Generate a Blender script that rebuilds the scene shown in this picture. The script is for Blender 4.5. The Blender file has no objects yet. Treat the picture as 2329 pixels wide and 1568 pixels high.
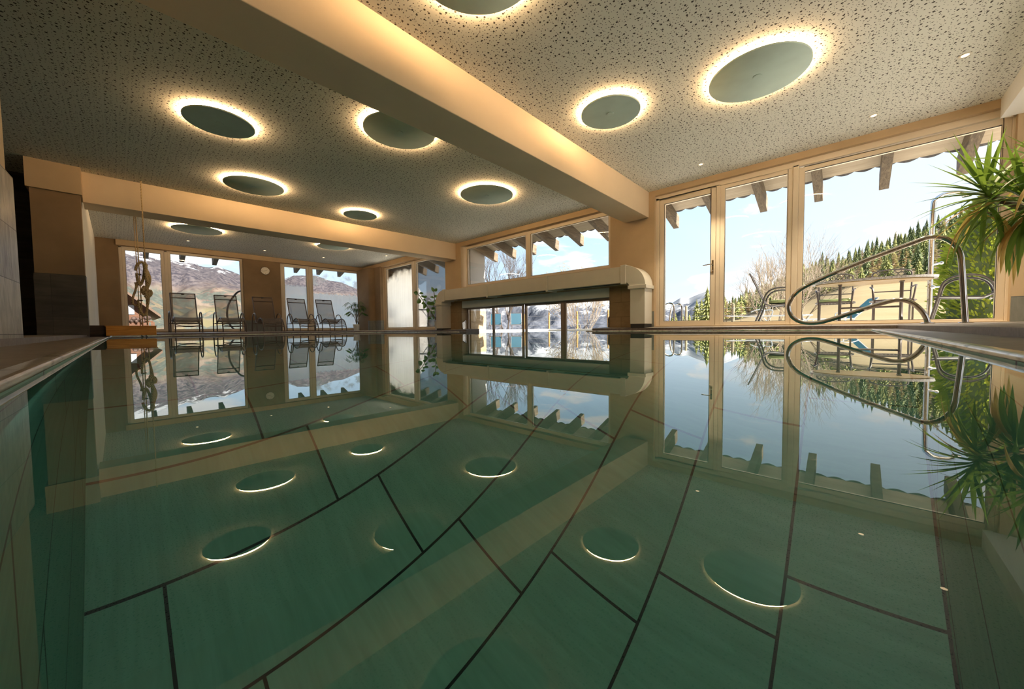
import bpy, bmesh, math, random
from mathutils import Vector, Matrix, noise
R = math.radians
PI = math.pi
rng = random.Random(7)
SC = bpy.context.scene
COL = SC.collection
CAMH = 0.058
H = 2.45            # ceiling above water
W = 6.487           # inner face of window wall (right)
YF = 13.70          # inner face of lounger wall (far)
DEPTH = 1.3

# ------------------------------------------------------------------ mesh helpers
class MB:
    def __init__(s): s.v=[]; s.f=[]; s.uvx=None
    def quad(s,a,b,c,d):
        i=len(s.v); s.v+= [tuple(a),tuple(b),tuple(c),tuple(d)]; s.f.append((i,i+1,i+2,i+3)); return s
    def poly(s,pts):
        i=len(s.v); s.v+=[tuple(p) for p in pts]; s.f.append(tuple(range(i,i+len(pts)))); return s
    def box(s,x0,x1,y0,y1,z0,z1):
        return s.hexa([(x0,y0,z0),(x1,y0,z0),(x1,y1,z0),(x0,y1,z0)],[(x0,y0,z1),(x1,y0,z1),(x1,y1,z1),(x0,y1,z1)])
    def hexa(s,b,t):
        i=len(s.v); n=len(b); s.v+=[tuple(p) for p in b]+[tuple(p) for p in t]
        s.f.append(tuple(i+k for k in reversed(range(n)))); s.f.append(tuple(i+n+k for k in range(n)))
        for k in range(n):
            k2=(k+1)%n; s.f.append((i+k,i+k2,i+n+k2,i+n+k))
        return s
    def obox(s,c,ax,ay,az):
        c=Vector(c);ax=Vector(ax);ay=Vector(ay);az=Vector(az)
        b=[c-ax-ay-az,c+ax-ay-az,c+ax+ay-az,c-ax+ay-az]; t=[p+2*az for p in b]
        return s.hexa(b,t)
    def bar(s,p0,p1,w,h,up=(0,0,1)):
        p0=Vector(p0);p1=Vector(p1);d=(p1-p0); c=(p0+p1)/2
        u=Vector(up); sx=d.cross(u)
        if sx.length<1e-6: sx=d.cross(Vector((1,0,0)))
        sx.normalize(); u=sx.cross(d).normalized()
        return s.obox(c,d/2,sx*w/2,u*h/2)
    def tube(s,pts,r,n=10,closed=False,cap=True,rfun=None):
        pts=[Vector(p) for p in pts]; m=len(pts)
        if m<2: return s
        i0=len(s.v); prev=None
        for k,p in enumerate(pts):
            if closed: t=(pts[(k+1)%m]-pts[k-1])
            else: t=(pts[min(k+1,m-1)]-pts[max(k-1,0)])
            if t.length<1e-9: t=Vector((0,0,1))
            t.normalize()
            if prev is None:
                a=Vector((0,0,1)) if abs(t.z)<.9 else Vector((1,0,0))
                u=(a-t*a.dot(t)).normalized()
            else:
                u=(prev-t*prev.dot(t))
                u=u.normalized() if u.length>1e-6 else Vector((1,0,0))
            prev=u; w=t.cross(u)
            rr=r if rfun is None else rfun(k/(m-1))
            for j in range(n):
                a=2*PI*j/n; s.v.append(tuple(p+(u*math.cos(a)+w*math.sin(a))*rr))
        rings=m if closed else m-1
        for k in range(rings):
            a=i0+k*n; b=i0+((k+1)%m)*n
            for j in range(n):
                j2=(j+1)%n; s.f.append((a+j,a+j2,b+j2,b+j))
        if cap and not closed:
            s.f.append(tuple(i0+j for j in reversed(range(n)))); s.f.append(tuple(i0+(m-1)*n+j for j in range(n)))
        return s
    def lathe(s,prof,n=32,c=(0,0,0),cap=True):
        i0=len(s.v); cx,cy,cz=c
        for (r,z) in prof:
            for j in range(n):
                a=2*PI*j/n; s.v.append((cx+r*math.cos(a),cy+r*math.sin(a),cz+z))
        for k in range(len(prof)-1):
            a=i0+k*n;b=a+n
            for j in range(n):
                j2=(j+1)%n; s.f.append((a+j,a+j2,b+j2,b+j))
        if cap:
            s.f.append(tuple(i0+j for j in reversed(range(n)))); e=i0+(len(prof)-1)*n; s.f.append(tuple(e+j for j in range(n)))
        return s
    def sphere(s,c,rx,ry=None,rz=None,n=12,m=8):
        ry=ry or rx; rz=rz or rx; i0=len(s.v)
        for k in range(m+1):
            t=PI*k/m
            for j in range(n):
                a=2*PI*j/n; s.v.append((c[0]+rx*math.sin(t)*math.cos(a),c[1]+ry*math.sin(t)*math.sin(a),c[2]-rz*math.cos(t)))
        for k in range(m):
            a=i0+k*n;b=a+n
            for j in range(n):
                j2=(j+1)%n; s.f.append((a+j,a+j2,b+j2,b+j))
        return s
    def leaf(s,p,d,up,L,wd,bend=0.0,n=6,fold=.12,shape=None):
        """strap leaf from p along d, bending toward -z by bend"""
        p=Vector(p); d=Vector(d).normalized(); up=Vector(up)
        sd=d.cross(up)
        if sd.length<1e-4: sd=d.cross(Vector((1,0,0)))
        sd.normalize(); i0=len(s.v)
        q=p.copy(); dd=d.copy(); st=L/n
        for k in range(n+1):
            t=k/n
            w=(shape(t) if shape else (math.sin(PI*min(1,.12+.88*t))**.7 if t<.999 else 0))*wd
            nn=sd.cross(dd).normalized()
            s.v+= [tuple(q-sd*w*.5+nn*w*fold),tuple(q),tuple(q+sd*w*.5+nn*w*fold)]
            dd=(dd+Vector((0,0,-1))*bend/n).normalized(); q=q+dd*st
        for k in range(n):
            a=i0+3*k; b=a+3
            s.f+=[(a,a+1,b+1,b),(a+1,a+2,b+2,b+1)]
        return s
    def build(s,name,mat,parent=None,smooth=False,bevel=0,link=True,angle=35):
        me=bpy.data.meshes.new(name); me.from_pydata(s.v,[],s.f)
        me.validate(clean_customdata=False); me.update()
        bm=bmesh.new(); bm.from_mesh(me); bmesh.ops.remove_doubles(bm,verts=bm.verts,dist=1e-6); bmesh.ops.recalc_face_normals(bm,faces=bm.faces)
        if smooth:
            ca=R(angle)
            for f in bm.faces: f.smooth=True
            for e in bm.edges:
                if len(e.link_faces)==2 and e.calc_face_angle(0)>ca: e.smooth=False
        bm.to_mesh(me); bm.free()
        if mat is not None: me.materials.append(mat)
        o=bpy.data.objects.new(name,me); COL.objects.link(o)
        if parent is not None: o.parent=parent
        if bevel:
            m=o.modifiers.new('bevel','BEVEL'); m.width=bevel; m.segments=2; m.limit_method='ANGLE'; m.angle_limit=R(40)
        return o

def spline(pts,k=6,closed=False):
    P=[Vector(p) for p in pts]; n=len(P); out=[]
    rngk=range(n if closed else n-1)
    for i in rngk:
        if closed: a,b,c,d=P[i-1],P[i],P[(i+1)%n],P[(i+2)%n]
        else: a,b,c,d=P[max(i-1,0)],P[i],P[i+1],P[min(i+2,n-1)]
        for j in range(k):
            t=j/k
            out.append(.5*((2*b)+(c-a)*t+(2*a-5*b+4*c-d)*t*t+(3*b-a-3*c+d)*t**3))
    if not closed: out.append(P[-1])
    return out

def tag(o,label=None,cat=None,group=None,kind=None):
    if label: o['label']=label
    if cat: o['category']=cat
    if group: o['group']=group
    if kind: o['kind']=kind
    return o
def thing(name,label,cat,loc=(0,0,0),rz=0,group=None):
    o=bpy.data.objects.new(name,None); COL.objects.link(o); o.location=loc; o.rotation_euler=(0,0,rz); o.empty_display_size=.1
    return tag(o,label,cat,group)
def copy_tree(o,loc=None,rz=None,label=None,parent=None,scale=None):
    c=o.copy(); COL.objects.link(c)
    if parent is not None: c.parent=parent
    for ch in list(o.children): copy_tree(ch,parent=c)
    if loc is not None: c.location=loc
    if rz is not None: c.rotation_euler=(0,0,rz)
    if scale is not None: c.scale=(scale,)*3
    if label: c['label']=label
    return c
def struct(o): o['kind']='structure'; return o

# ------------------------------------------------------------------ camera (measured from the photograph)
cam=bpy.data.cameras.new('camera'); co=bpy.data.objects.new('camera',cam); COL.objects.link(co)
r_=Vector((0.679101,-0.733956,-0.011444)); u_=Vector((0.038737,0.020265,0.999044)); f_=Vector((0.733022,0.678895,-0.042193))
M=Matrix.Identity(4)
for i in range(3): M[i][0]=r_[i]; M[i][1]=u_[i]; M[i][2]=-f_[i]
M[2][3]=CAMH
co.matrix_world=M
cam.sensor_fit='HORIZONTAL'; cam.sensor_width=36; cam.lens=36*830.636/2329; cam.clip_start=.01; cam.clip_end=20000
SC.camera=co
FPX=830.636
def ray(px,py): return r_*((px-1164.5)/FPX)-u_*((py-784)/FPX)+f_
def bp(px,py,ax,v):
    d=ray(px,py); i='xyz'.index(ax); s=(v-(0,0,CAMH)[i])/d[i]; return Vector((0,0,CAMH))+d*s
def at(az,rr,z=0): a=R(az); return Vector((rr*math.sin(a),rr*math.cos(a),z))
def azof(px,py=745): d=ray(px,py); return math.degrees(math.atan2(d.x,d.y))

# ------------------------------------------------------------------ material helpers
def newmat(name):
    m=bpy.data.materials.new(name); m.use_nodes=True; nt=m.node_tree; nt.nodes.clear()
    out=nt.nodes.new('ShaderNodeOutputMaterial'); return m,nt,out
def N(nt,t,**kw):
    n=nt.nodes.new('ShaderNode'+t)
    for k,v in kw.items():
        if k.startswith('i_'):
            key=k[2:]; n.inputs[int(key) if key.isdigit() else key.replace('_',' ')].default_value=v
        else: setattr(n,k,v)
    return n
def Lk(nt,a,b): nt.links.new(a,b)
def c4(c): return (c[0],c[1],c[2],1)
def mth(nt,op,a,b=None,c=None):
    n=N(nt,'Math',operation=op)
    for i,x in enumerate((a,b,c)):
        if x is None: continue
        if isinstance(x,(int,float)): n.inputs[i].default_value=x
        else: Lk(nt,x,n.inputs[i])
    return n.outputs[0]
def ramp(nt,fac,stops):
    n=N(nt,'ValToRGB'); e=n.color_ramp.elements
    while len(e)<len(stops): e.new(.5)
    for k,(p,c) in enumerate(stops): e[k].position=p; e[k].color=c4(c)
    Lk(nt,fac,n.inputs[0]); return n.outputs[0]
def mixc(nt,f,a,b,mode='MIX'):
    n=N(nt,'Mix',data_type='RGBA',blend_type=mode)
    for i,x in ((0,f),(6,a),(7,b)):
        if isinstance(x,(int,float)): n.inputs[i].default_value=x
        elif isinstance(x,tuple): n.inputs[i].default_value=c4(x)
        else: Lk(nt,x,n.inputs[i])
    return n.outputs[2]
def coords(nt,world=True):
    if world: return N(nt,'NewGeometry').outputs['Position']
    return N(nt,'TexCoord').outputs['Object']
def noise_fac(nt,co,scale,detail=3,rough=.5,dist=0):
    n=N(nt,'TexNoise'); n.inputs['Scale'].default_value=scale; n.inputs['Detail'].default_value=detail; n.inputs['Roughness'].default_value=rough; n.inputs['Distortion'].default_value=dist
    Lk(nt,co,n.inputs['Vector']); return n.outputs['Fac']
def scaled(nt,co,s):
    n=N(nt,'Mapping'); n.inputs['Scale'].default_value=s; Lk(nt,co,n.inputs['Vector']); return n.outputs[0]
def principled(nt,out,col,rough=.5,metal=0,spec=.5,bump=None,bstr=.2,bdist=.01):
    p=N(nt,'BsdfPrincipled')
    if isinstance(col,tuple): p.inputs['Base Color'].default_value=c4(col)
    else: Lk(nt,col,p.inputs['Base Color'])
    if isinstance(rough,(int,float)): p.inputs['Roughness'].default_value=rough
    else: Lk(nt,rough,p.inputs['Roughness'])
    p.inputs['Metallic'].default_value=metal; p.inputs['Specular IOR Level'].default_value=spec
    if bump is not None:
        b=N(nt,'Bump'); b.inputs['Strength'].default_value=bstr; b.inputs['Distance'].default_value=bdist
        Lk(nt,bump,b.inputs['Height']); Lk(nt,b.outputs[0],p.inputs['Normal'])
    if out is not None: Lk(nt,p.outputs[0],out.inputs[0])
    return p
def simple(name,col,rough=.5,metal=0,spec=.5,var=.12,scale=8,bump=0,world=False):
    m,nt,out=newmat(name); co_=coords(nt,world); f=noise_fac(nt,co_,scale,4)
    lo=tuple(max(0,x*(1-var)) for x in col); hi=tuple(min(1,x*(1+var)) for x in col)
    c=ramp(nt,f,[(.3,lo),(.7,hi)])
    principled(nt,out,c,rough,metal,spec,bump=noise_fac(nt,co_,scale*6,3) if bump else None,bstr=bump)
    return m
MT={}
RING_E=150.0; SKY_S=0.95; SUN_E=20.5; EXPO=0.58; SPOT_E=110; POOL_FILL_E=1.1
# ------------------------------------------------------------------ materials
def plaster(name,col,var=.1):
    m,nt,out=newmat(name); co_=coords(nt); f=noise_fac(nt,co_,1.3,6,.6); g=noise_fac(nt,co_,60,3)
    lo=tuple(x*(1-var) for x in col); hi=tuple(min(1,x*(1+var)) for x in col)
    principled(nt,out,ramp(nt,f,[(.3,lo),(.7,hi)]),.85,0,.2,bump=g,bstr=.08); return m
MT['plaster']=plaster('plaster_beige',(.52,.39,.245))
MT['plaster_shade']=plaster('plaster_beige_shaded',(.27,.185,.105),.18)  # darker copy of the beige plaster, shade put into the colour
MT['beam']=plaster('plaster_cream',(.70,.56,.39),.05)
MT['plaster_white']=plaster('plaster_white',(.80,.78,.72),.04)
MT['white_out']=plaster('white_render',(0.4464,0.4320,0.4104),.05)
def ceiling_mat():
    m,nt,out=newmat('perforated_ceiling'); co_=coords(nt)
    def dots(scale,rad,keep):
        v=N(nt,'TexVoronoi',voronoi_dimensions='2D'); v.inputs['Scale'].default_value=scale; v.inputs['Randomness'].default_value=.72
        Lk(nt,co_,v.inputs['Vector'])
        d=mth(nt,'LESS_THAN',v.outputs['Distance'],rad*scale)
        sx=N(nt,'SeparateColor'); Lk(nt,v.outputs['Color'],sx.inputs[0])
        k=mth(nt,'LESS_THAN',sx.outputs[0],keep)
        return mth(nt,'MULTIPLY',d,k)
    a=dots(16,.0082,.7); b=dots(27,.0045,.7); c=dots(38,.003,.6)
    f=mth(nt,'MAXIMUM',mth(nt,'MAXIMUM',a,b),c)
    base=ramp(nt,noise_fac(nt,co_,.8,3),[(.3,(.77,.755,.67)),(.7,(.82,.805,.725))])
    # seam between plasterboards
    col=mixc(nt,f,base,(.075,.065,.052))
    principled(nt,out,col,.9,0,.1); return m
MT['ceiling']=ceiling_mat()
def tile_mat(name,ua,va,u0,v0,tw,th,shift,joint,cols,jcol,rough=.5,grain=(3,.6,22),spec=.4,bump=.15,jit=.0):
    """stone tile: ua/va pick the world axes of the face; rows along v, joints shift per row"""
    m,nt,out=newmat(name); co_=coords(nt); s=N(nt,'SeparateXYZ'); Lk(nt,co_,s.inputs[0])
    u=s.outputs['XYZ'.index(ua)]; v=s.outputs['XYZ'.index(va)]
    vv=mth(nt,'DIVIDE',mth(nt,'SUBTRACT',v,v0),th); row=mth(nt,'FLOOR',vv); fv=mth(nt,'MULTIPLY',mth(nt,'SUBTRACT',vv,row),th)
    uu=mth(nt,'DIVIDE',mth(nt,'ADD',mth(nt,'SUBTRACT',u,u0),mth(nt,'MULTIPLY',row,shift)),tw); cu=mth(nt,'FLOOR',uu); fu=mth(nt,'MULTIPLY',mth(nt,'SUBTRACT',uu,cu),tw)
    ju=mth(nt,'LESS_THAN',mth(nt,'ABSOLUTE',mth(nt,'SUBTRACT',mth(nt,'WRAP',mth(nt,'ADD',fu,joint/2),tw,0),0)),joint)
    jv=mth(nt,'LESS_THAN',mth(nt,'ABSOLUTE',mth(nt,'SUBTRACT',mth(nt,'WRAP',mth(nt,'ADD',fv,joint/2),th,0),0)),joint)
    j=mth(nt,'MAXIMUM',ju,jv)
    cx=N(nt,'CombineXYZ'); Lk(nt,cu,cx.inputs[0]); Lk(nt,row,cx.inputs[1]); wn=N(nt,'TexWhiteNoise',noise_dimensions='2D'); Lk(nt,cx.outputs[0],wn.inputs['Vector'])
    g=N(nt,'Vector'+'Math',operation='MULTIPLY'); Lk(nt,co_,g.inputs[0]); sc=[grain[2]]*3; sc['XYZ'.index(ua)]=grain[0]
    if grain[1]=='v': sc=[grain[2]]*3; sc['XYZ'.index(va)]=grain[0]
    g.inputs[1].default_value=sc
    nf=noise_fac(nt,g.outputs[0],1,5,.6,.6); big=noise_fac(nt,co_,2.3,4)
    f=mth(nt,'ADD',mth(nt,'MULTIPLY',nf,.75),mth(nt,'ADD',mth(nt,'MULTIPLY',wn.outputs['Value'],.18),mth(nt,'MULTIPLY',big,.2)))
    c=ramp(nt,f,[(.3,cols[0]),(.55,cols[1]),(.85,cols[2])])
    col=mixc(nt,j,c,jcol)
    principled(nt,out,col,rough,0,spec,bump=mth(nt,'SUBTRACT',nf,mth(nt,'MULTIPLY',j,.8)),bstr=bump,bdist=.006); return m
GREEN=((.085,.215,.145),(.115,.27,.19),(.155,.33,.24))
GJ=(.006,.012,.010)
MT['pool_bottom']=tile_mat('pool_bottom_tile','X','Y',1.079,.117,.585,.2925,.1455,.0075,GREEN,GJ,.45,(40,.6,5),.2,.05)
MT['pool_wall_x']=tile_mat('pool_wall_tile_a','Y','Z',.3,-.1,.585,.2925,.1455,.0075,GREEN,GJ,.45,(5,.6,40),.2,.05)
MT['pool_wall_y']=tile_mat('pool_wall_tile_b','X','Z',.3,-.1,.585,.2925,.1455,.0075,GREEN,GJ,.45,(5,.6,40),.2,.05)
SL=((.06,.054,.045),(.12,.113,.10),(.24,.225,.20))
MT['slate_x']=tile_mat('slate_clad_a','Y','Z',1.1,.06,.6,.3,.21,.004,SL,(.012,.011,.010),.5,(3,'v',26),.45,.6)
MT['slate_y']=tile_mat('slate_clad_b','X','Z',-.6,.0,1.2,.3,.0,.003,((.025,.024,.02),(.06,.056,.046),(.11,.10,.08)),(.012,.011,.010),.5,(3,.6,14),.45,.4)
MT['slate_near']=tile_mat('slate_clad_c','Y','Z',3.05,.06,.62,.3,.25,.004,((.07,.065,.058),(.25,.235,.21),(.50,.47,.42)),(.02,.018,.016),.40,(6,'v',22),.5,1.0)
MT['jamb_tile']=tile_mat('stone_tile_brown','Y','Z',3.18,-.012,.42,.276,.21,.004,((.27,.19,.10),(.33,.235,.13),(.39,.285,.165)),(.09,.06,.035),.6,(5,.6,9),.3,.1)
MT['base_tile']=tile_mat('stone_skirting','Y','Z',.2,-.26,.6,.6,.0,.003,((.13,.135,.12),(.19,.195,.17),(.26,.26,.23)),(.05,.05,.05),.5,(5,'v',20),.4,.3)
MT['base_tile_y']=tile_mat('stone_skirting_b','X','Z',.2,-.26,.6,.6,.0,.003,((.10,.105,.10),(.15,.155,.145),(.22,.22,.20)),(.05,.05,.05),.5,(5,'v',20),.4,.3)
MT['deck']=tile_mat('deck_tile','X','Y',0,-.42,.6,.6,.0,.004,((.20,.175,.15),(.29,.26,.225),(.37,.335,.29)),(.09,.08,.07),.55,(14,.6,30),.4,.12)
def ledge_mat():
    m,nt,out=newmat('wet_ledge_tile'); co_=coords(nt); n1=noise_fac(nt,co_,45,5,.65); n2=noise_fac(nt,co_,6,4,.6)
    c=ramp(nt,mth(nt,'ADD',mth(nt,'MULTIPLY',n1,.6),mth(nt,'MULTIPLY',n2,.4)),[(.3,(.07,.055,.045)),(.6,(.17,.14,.12)),(.8,(.27,.235,.20))])
    principled(nt,out,c,.45,0,.5,bump=n1,bstr=.5,bdist=.002); return m
MT['ledge']=ledge_mat()
def lip_mat():
    m,nt,out=newmat('worn_steel_lip'); co_=coords(nt); n1=noise_fac(nt,scaled(nt,co_,(14,14,60)),1,4,.6); n2=noise_fac(nt,scaled(nt,co_,(9,9,120)),1,2)
    c=ramp(nt,n1,[(.34,(.16,.145,.125)),(.45,(.60,.57,.52)),(.8,(.85,.83,.79))])
    p=principled(nt,out,c,.22,.65,.6,bump=n2,bstr=.25,bdist=.002); return m
MT['lip']=lip_mat()
MT['chrome']=simple('polished_steel',(.72,.68,.63),.10,1,var=.04)
MT['steel_dark']=simple('dark_bronze_tube',(.045,.038,.034),.4,.15,var=.1)
MT['frame_cream']=simple('cream_window_frame',(.74,.64,.50),.4,0,.4,.04,3)
MT['frame_alu']=simple('bronze_window_frame',(.34,.27,.22),.35,.4,.5,.08,5)
MT['gasket']=simple('black_gasket',(.02,.02,.02),.6)
MT['pvc']=simple('white_duct_plastic',(.70,.655,.55),.5,0,.4,.03,4)
MT['teal_white']=simple('painted_shutter_box',(.66,.70,.65),.5,0,.3,.04,4)
MT['dark_slot']=simple('dark_slot',(.03,.03,.028),.7)
MT['disc']=simple('matt_grey_disc',(.56,.68,.61),.8,0,.2,.05,5)
def emit(name,col,s):
    m,nt,out=newmat(name); e=N(nt,'Emission'); e.inputs[0].default_value=c4(col); e.inputs[1].default_value=s; Lk(nt,e.outputs[0],out.inputs[0]); return m
MT['led']=emit('warm_led_ring',(1,.63,.31),RING_E)
MT['downlight']=emit('warm_downlight',(1,.72,.42),4)
def glass(name,refl=.9,mist=None):
    m,nt,out=newmat(name); t=N(nt,'BsdfTransparent'); t.inputs[0].default_value=(.985,.985,.985,1); g=N(nt,'BsdfGlossy'); g.inputs['Roughness'].default_value=.0
    fr=N(nt,'Fresnel'); fr.inputs[0].default_value=1.3
    mx=N(nt,'MixShader'); Lk(nt,mth(nt,'MULTIPLY',fr.outputs[0],refl),mx.inputs[0]); Lk(nt,t.outputs[0],mx.inputs[1]); Lk(nt,g.outputs[0],mx.inputs[2])
    res=mx.outputs[0]
    if mist:
        co_=coords(nt); s=N(nt,'SeparateXYZ'); Lk(nt,co_,s.inputs[0])
        f=mist(nt,co_,s)
        d=N(nt,'BsdfTranslucent'); d.inputs[0].default_value=(.93,.95,.94,1); d2=N(nt,'BsdfDiffuse'); d2.inputs[0].default_value=(.9,.92,.9,1)
        ad=N(nt,'MixShader'); ad.inputs[0].default_value=.25; Lk(nt,d.outputs[0],ad.inputs[1]); Lk(nt,d2.outputs[0],ad.inputs[2])
        m2=N(nt,'MixShader'); Lk(nt,f,m2.inputs[0]); Lk(nt,res,m2.inputs[1]); Lk(nt,ad.outputs[0],m2.inputs[2]); res=m2.outputs[0]
    Lk(nt,res,out.inputs[0]); return m
MT['glass']=glass('window_glass')
def smooth(nt,x,a,b):
    n=N(nt,'MapRange',interpolation_type='SMOOTHSTEP'); Lk(nt,x,n.inputs[0]); n.inputs[1].default_value=a; n.inputs[2].default_value=b; return n.outputs[0]
def mistA(nt,co_,s):   # streaked condensation on the far pane beside the corner
    z=s.outputs[2]; st=noise_fac(nt,scaled(nt,co_,(16,1,1.2)),1,5,.6); w=noise_fac(nt,co_,2.2,3)
    zz=mth(nt,'ADD',z,mth(nt,'MULTIPLY',mth(nt,'SUBTRACT',st,.5),.22))
    low=smooth(nt,zz,1.42,1.35)
    up=mth(nt,'MULTIPLY',smooth(nt,zz,1.64,1.72),mth(nt,'MULTIPLY',smooth(nt,w,.42,.58),smooth(nt,zz,2.15,1.95)))
    band=mth(nt,'MULTIPLY',mth(nt,'MULTIPLY',smooth(nt,zz,.55,.6),smooth(nt,zz,.72,.64)),.25)
    f=mth(nt,'ADD',mth(nt,'MULTIPLY',low,mth(nt,'SUBTRACT',.68,band)),mth(nt,'MULTIPLY',up,.5))
    return mth(nt,'MINIMUM',mth(nt,'MULTIPLY',f,mth(nt,'ADD',.8,mth(nt,'MULTIPLY',st,.3))),.93)
def mistB(nt,co_,s):
    z=s.outputs[2]; st=noise_fac(nt,scaled(nt,co_,(18,1,1.5)),1,5,.6)
    zz=mth(nt,'ADD',z,mth(nt,'MULTIPLY',mth(nt,'SUBTRACT',st,.5),.16))
    return mth(nt,'MULTIPLY',smooth(nt,zz,1.66,1.56),.5)
def mistC(nt,co_,s):
    z=s.outputs[2]; y=s.outputs[1]; w=noise_fac(nt,scaled(nt,co_,(1,2.0,1.2)),1,4,.55); st=noise_fac(nt,scaled(nt,co_,(1,22,1.2)),1,4)
    a=smooth(nt,mth(nt,'ADD',z,mth(nt,'MULTIPLY',w,1.2)),2.62,2.3)
    return mth(nt,'MULTIPLY',a,mth(nt,'ADD',.42,mth(nt,'MULTIPLY',st,.35)))
MT['glass_mistA']=glass('misted_glass_corner',mist=mistA); MT['glass_mistB']=glass('misted_glass_half',mist=mistB); MT['glass_mistC']=glass('misted_glass_side',mist=mistC)
def water_mat():
    m,nt,out=newmat('pool_water'); rf=N(nt,'BsdfRefraction'); rf.inputs['Color'].default_value=(.80,.93,.86,1); rf.inputs['IOR'].default_value=1.333; rf.inputs['Roughness'].default_value=0
    g=N(nt,'BsdfGlossy'); g.inputs['Roughness'].default_value=0; g.inputs['Color'].default_value=(.97,.99,.98,1)
    fr=N(nt,'Fresnel'); fr.inputs[0].default_value=1.333
    mx=N(nt,'MixShader'); Lk(nt,fr.outputs[0],mx.inputs[0]); Lk(nt,rf.outputs[0],mx.inputs[1]); Lk(nt,g.outputs[0],mx.inputs[2]); Lk(nt,mx.outputs[0],out.inputs[0]); return m
MT['water']=water_mat()
def wood(name,a,b,scale=(2,30,30),rough=.5,dark=None):
    m,nt,out=newmat(name); co_=coords(nt,False); f=noise_fac(nt,scaled(nt,co_,scale),1,5,.6,1.2)
    c=ramp(nt,f,[(.3,a),(.7,b)])
    principled(nt,out,c,rough,0,.35,bump=f,bstr=.15,bdist=.004); return m
MT['bench_wood']=wood('honey_wood',(.60,.22,.035),(.90,.42,.09),(3,40,40),.4)
MT['dark_wood']=wood('dark_brown_wood',(.035,.018,.010),(.07,.04,.022),(3,40,40),.5)
MT['rafter']=wood('weathered_rafter',(.05,.036,.024),(.17,.13,.085),(3,34,34),.75)
MT['boards']=wood('pale_eave_boards',(.34,.285,.21),(.46,.39,.30),(18,1.5,18),.8)
MT['chalet']=wood('chalet_boards',(.034,.013,.006),(.078,.033,.016),(2,2,9),.8)
MT['rope']=None
def rope_mat():
    m,nt,out=newmat('hemp_rope'); co_=coords(nt,False); w=N(nt,'TexWave',wave_type='BANDS',bands_direction='DIAGONAL'); w.inputs['Scale'].default_value=26; w.inputs['Distortion'].default_value=1.2; Lk(nt,co_,w.inputs['Vector'])
    c=ramp(nt,w.outputs['Fac'],[(.1,(.36,.24,.11)),(.6,(.82,.62,.36))]); principled(nt,out,c,.9,0,.1,bump=w.outputs['Fac'],bstr=.8,bdist=.006); return m
MT['rope']=rope_mat()
def mesh_fabric():
    m,nt,out=newmat('sling_mesh_fabric'); d=N(nt,'BsdfPrincipled'); co_=coords(nt,False); f=noise_fac(nt,scaled(nt,co_,(300,300,300)),1,1)
    Lk(nt,ramp(nt,f,[(.3,(.07,.048,.034)),(.7,(.13,.095,.07))]),d.inputs['Base Color']); d.inputs['Roughness'].default_value=.6
    t=N(nt,'BsdfTransparent'); t.inputs[0].default_value=(.92,.9,.87,1); mx=N(nt,'MixShader'); mx.inputs[0].default_value=.40; Lk(nt,d.outputs[0],mx.inputs[1]); Lk(nt,t.outputs[0],mx.inputs[2]); Lk(nt,mx.outputs[0],out.inputs[0]); return m
MT['sling']=mesh_fabric()
MT['lounger_frame']=simple('bronze_lounger_tube',(.11,.085,.07),.3,.5,var=.08)
def foliage(name,a,b,trans=.35,scale=6,rough=.45):
    m,nt,out=newmat(name); co_=coords(nt,False); f=noise_fac(nt,co_,scale,3); c=ramp(nt,f,[(.32,a),(.68,b)])
    p=principled(nt,None,c,rough,0,.4); t=N(nt,'BsdfTranslucent'); Lk(nt,mixc(nt,.35,c,(.55,.75,.10)),t.inputs[0]); mx=N(nt,'MixShader'); mx.inputs[0].default_value=trans; Lk(nt,p.outputs[0],mx.inputs[1]); Lk(nt,t.outputs[0],mx.inputs[2]); Lk(nt,mx.outputs[0],out.inputs[0]); return m
MT['yucca']=foliage('yucca_leaf',(.035,.115,.018),(.10,.21,.032),.38,5)
MT['dry_leaf']=foliage('dry_leaf',(.42,.20,.06),(.68,.42,.17),.3,5)
MT['ficus']=foliage('rubber_leaf',(.022,.085,.018),(.06,.16,.035),.2,6,.25)
MT['palm']=foliage('palm_leaf',(.035,.11,.025),(.10,.22,.05),.3,5)
MT['thuja']=foliage('thuja_leaf',(.06,.095,.008),(.29,.28,.025),.5,4)
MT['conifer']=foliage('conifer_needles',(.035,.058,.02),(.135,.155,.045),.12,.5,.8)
MT['conifer_sunlit']=foliage('conifer_needles_sunlit',(.09,.105,.026),(.29,.285,.08),.12,.5,.8)  # lighter copy of the needles, sunlight put into the colour
MT['larch']=foliage('bare_larch_twigs',(.26,.175,.115),(.42,.32,.23),.12,.5,.9)
MT['bark']=simple('bark',(.16,.12,.09),.9,var=.3,scale=14,bump=.3)
MT['stem']=simple('plant_stem',(.15,.12,.06),.8,var=.3,scale=20)
MT['twig']=simple('pale_twigs',(0.2088,0.1656,0.1188),.9,var=.2,scale=10)
MT['twig_dark']=simple('dark_twigs',(0.0612,0.0468,0.0396),.9,var=.2,scale=10)
MT['bud']=simple('yellow_buds',(0.2592,0.1872,0.0576),.8,var=.2,scale=9)
MT['pot_white']=simple('glazed_white_pot',(.62,.62,.58),.3,0,.5,.05)
MT['pot_terracotta']=simple('terracotta_pot',(.42,.20,.11),.7,var=.1)
MT['soil']=simple('soil',(.05,.035,.025),.95)
MT['clock_face']=simple('clock_face',(.78,.73,.62),.4,0,.4,.03)
MT['black']=simple('black_enamel',(.02,.02,.02),.4,0,.5)
MT['cushion']=simple('sage_cushion',(.26,.31,.14),.85,0,.2,.08,20,.15)
MT['iron']=simple('dark_iron',(.065,.05,.042),.45,.4,.5,.15)
MT['table_top']=simple('mosaic_stone',(.20,.19,.18),.45,0,.5,.5,60)
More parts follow.
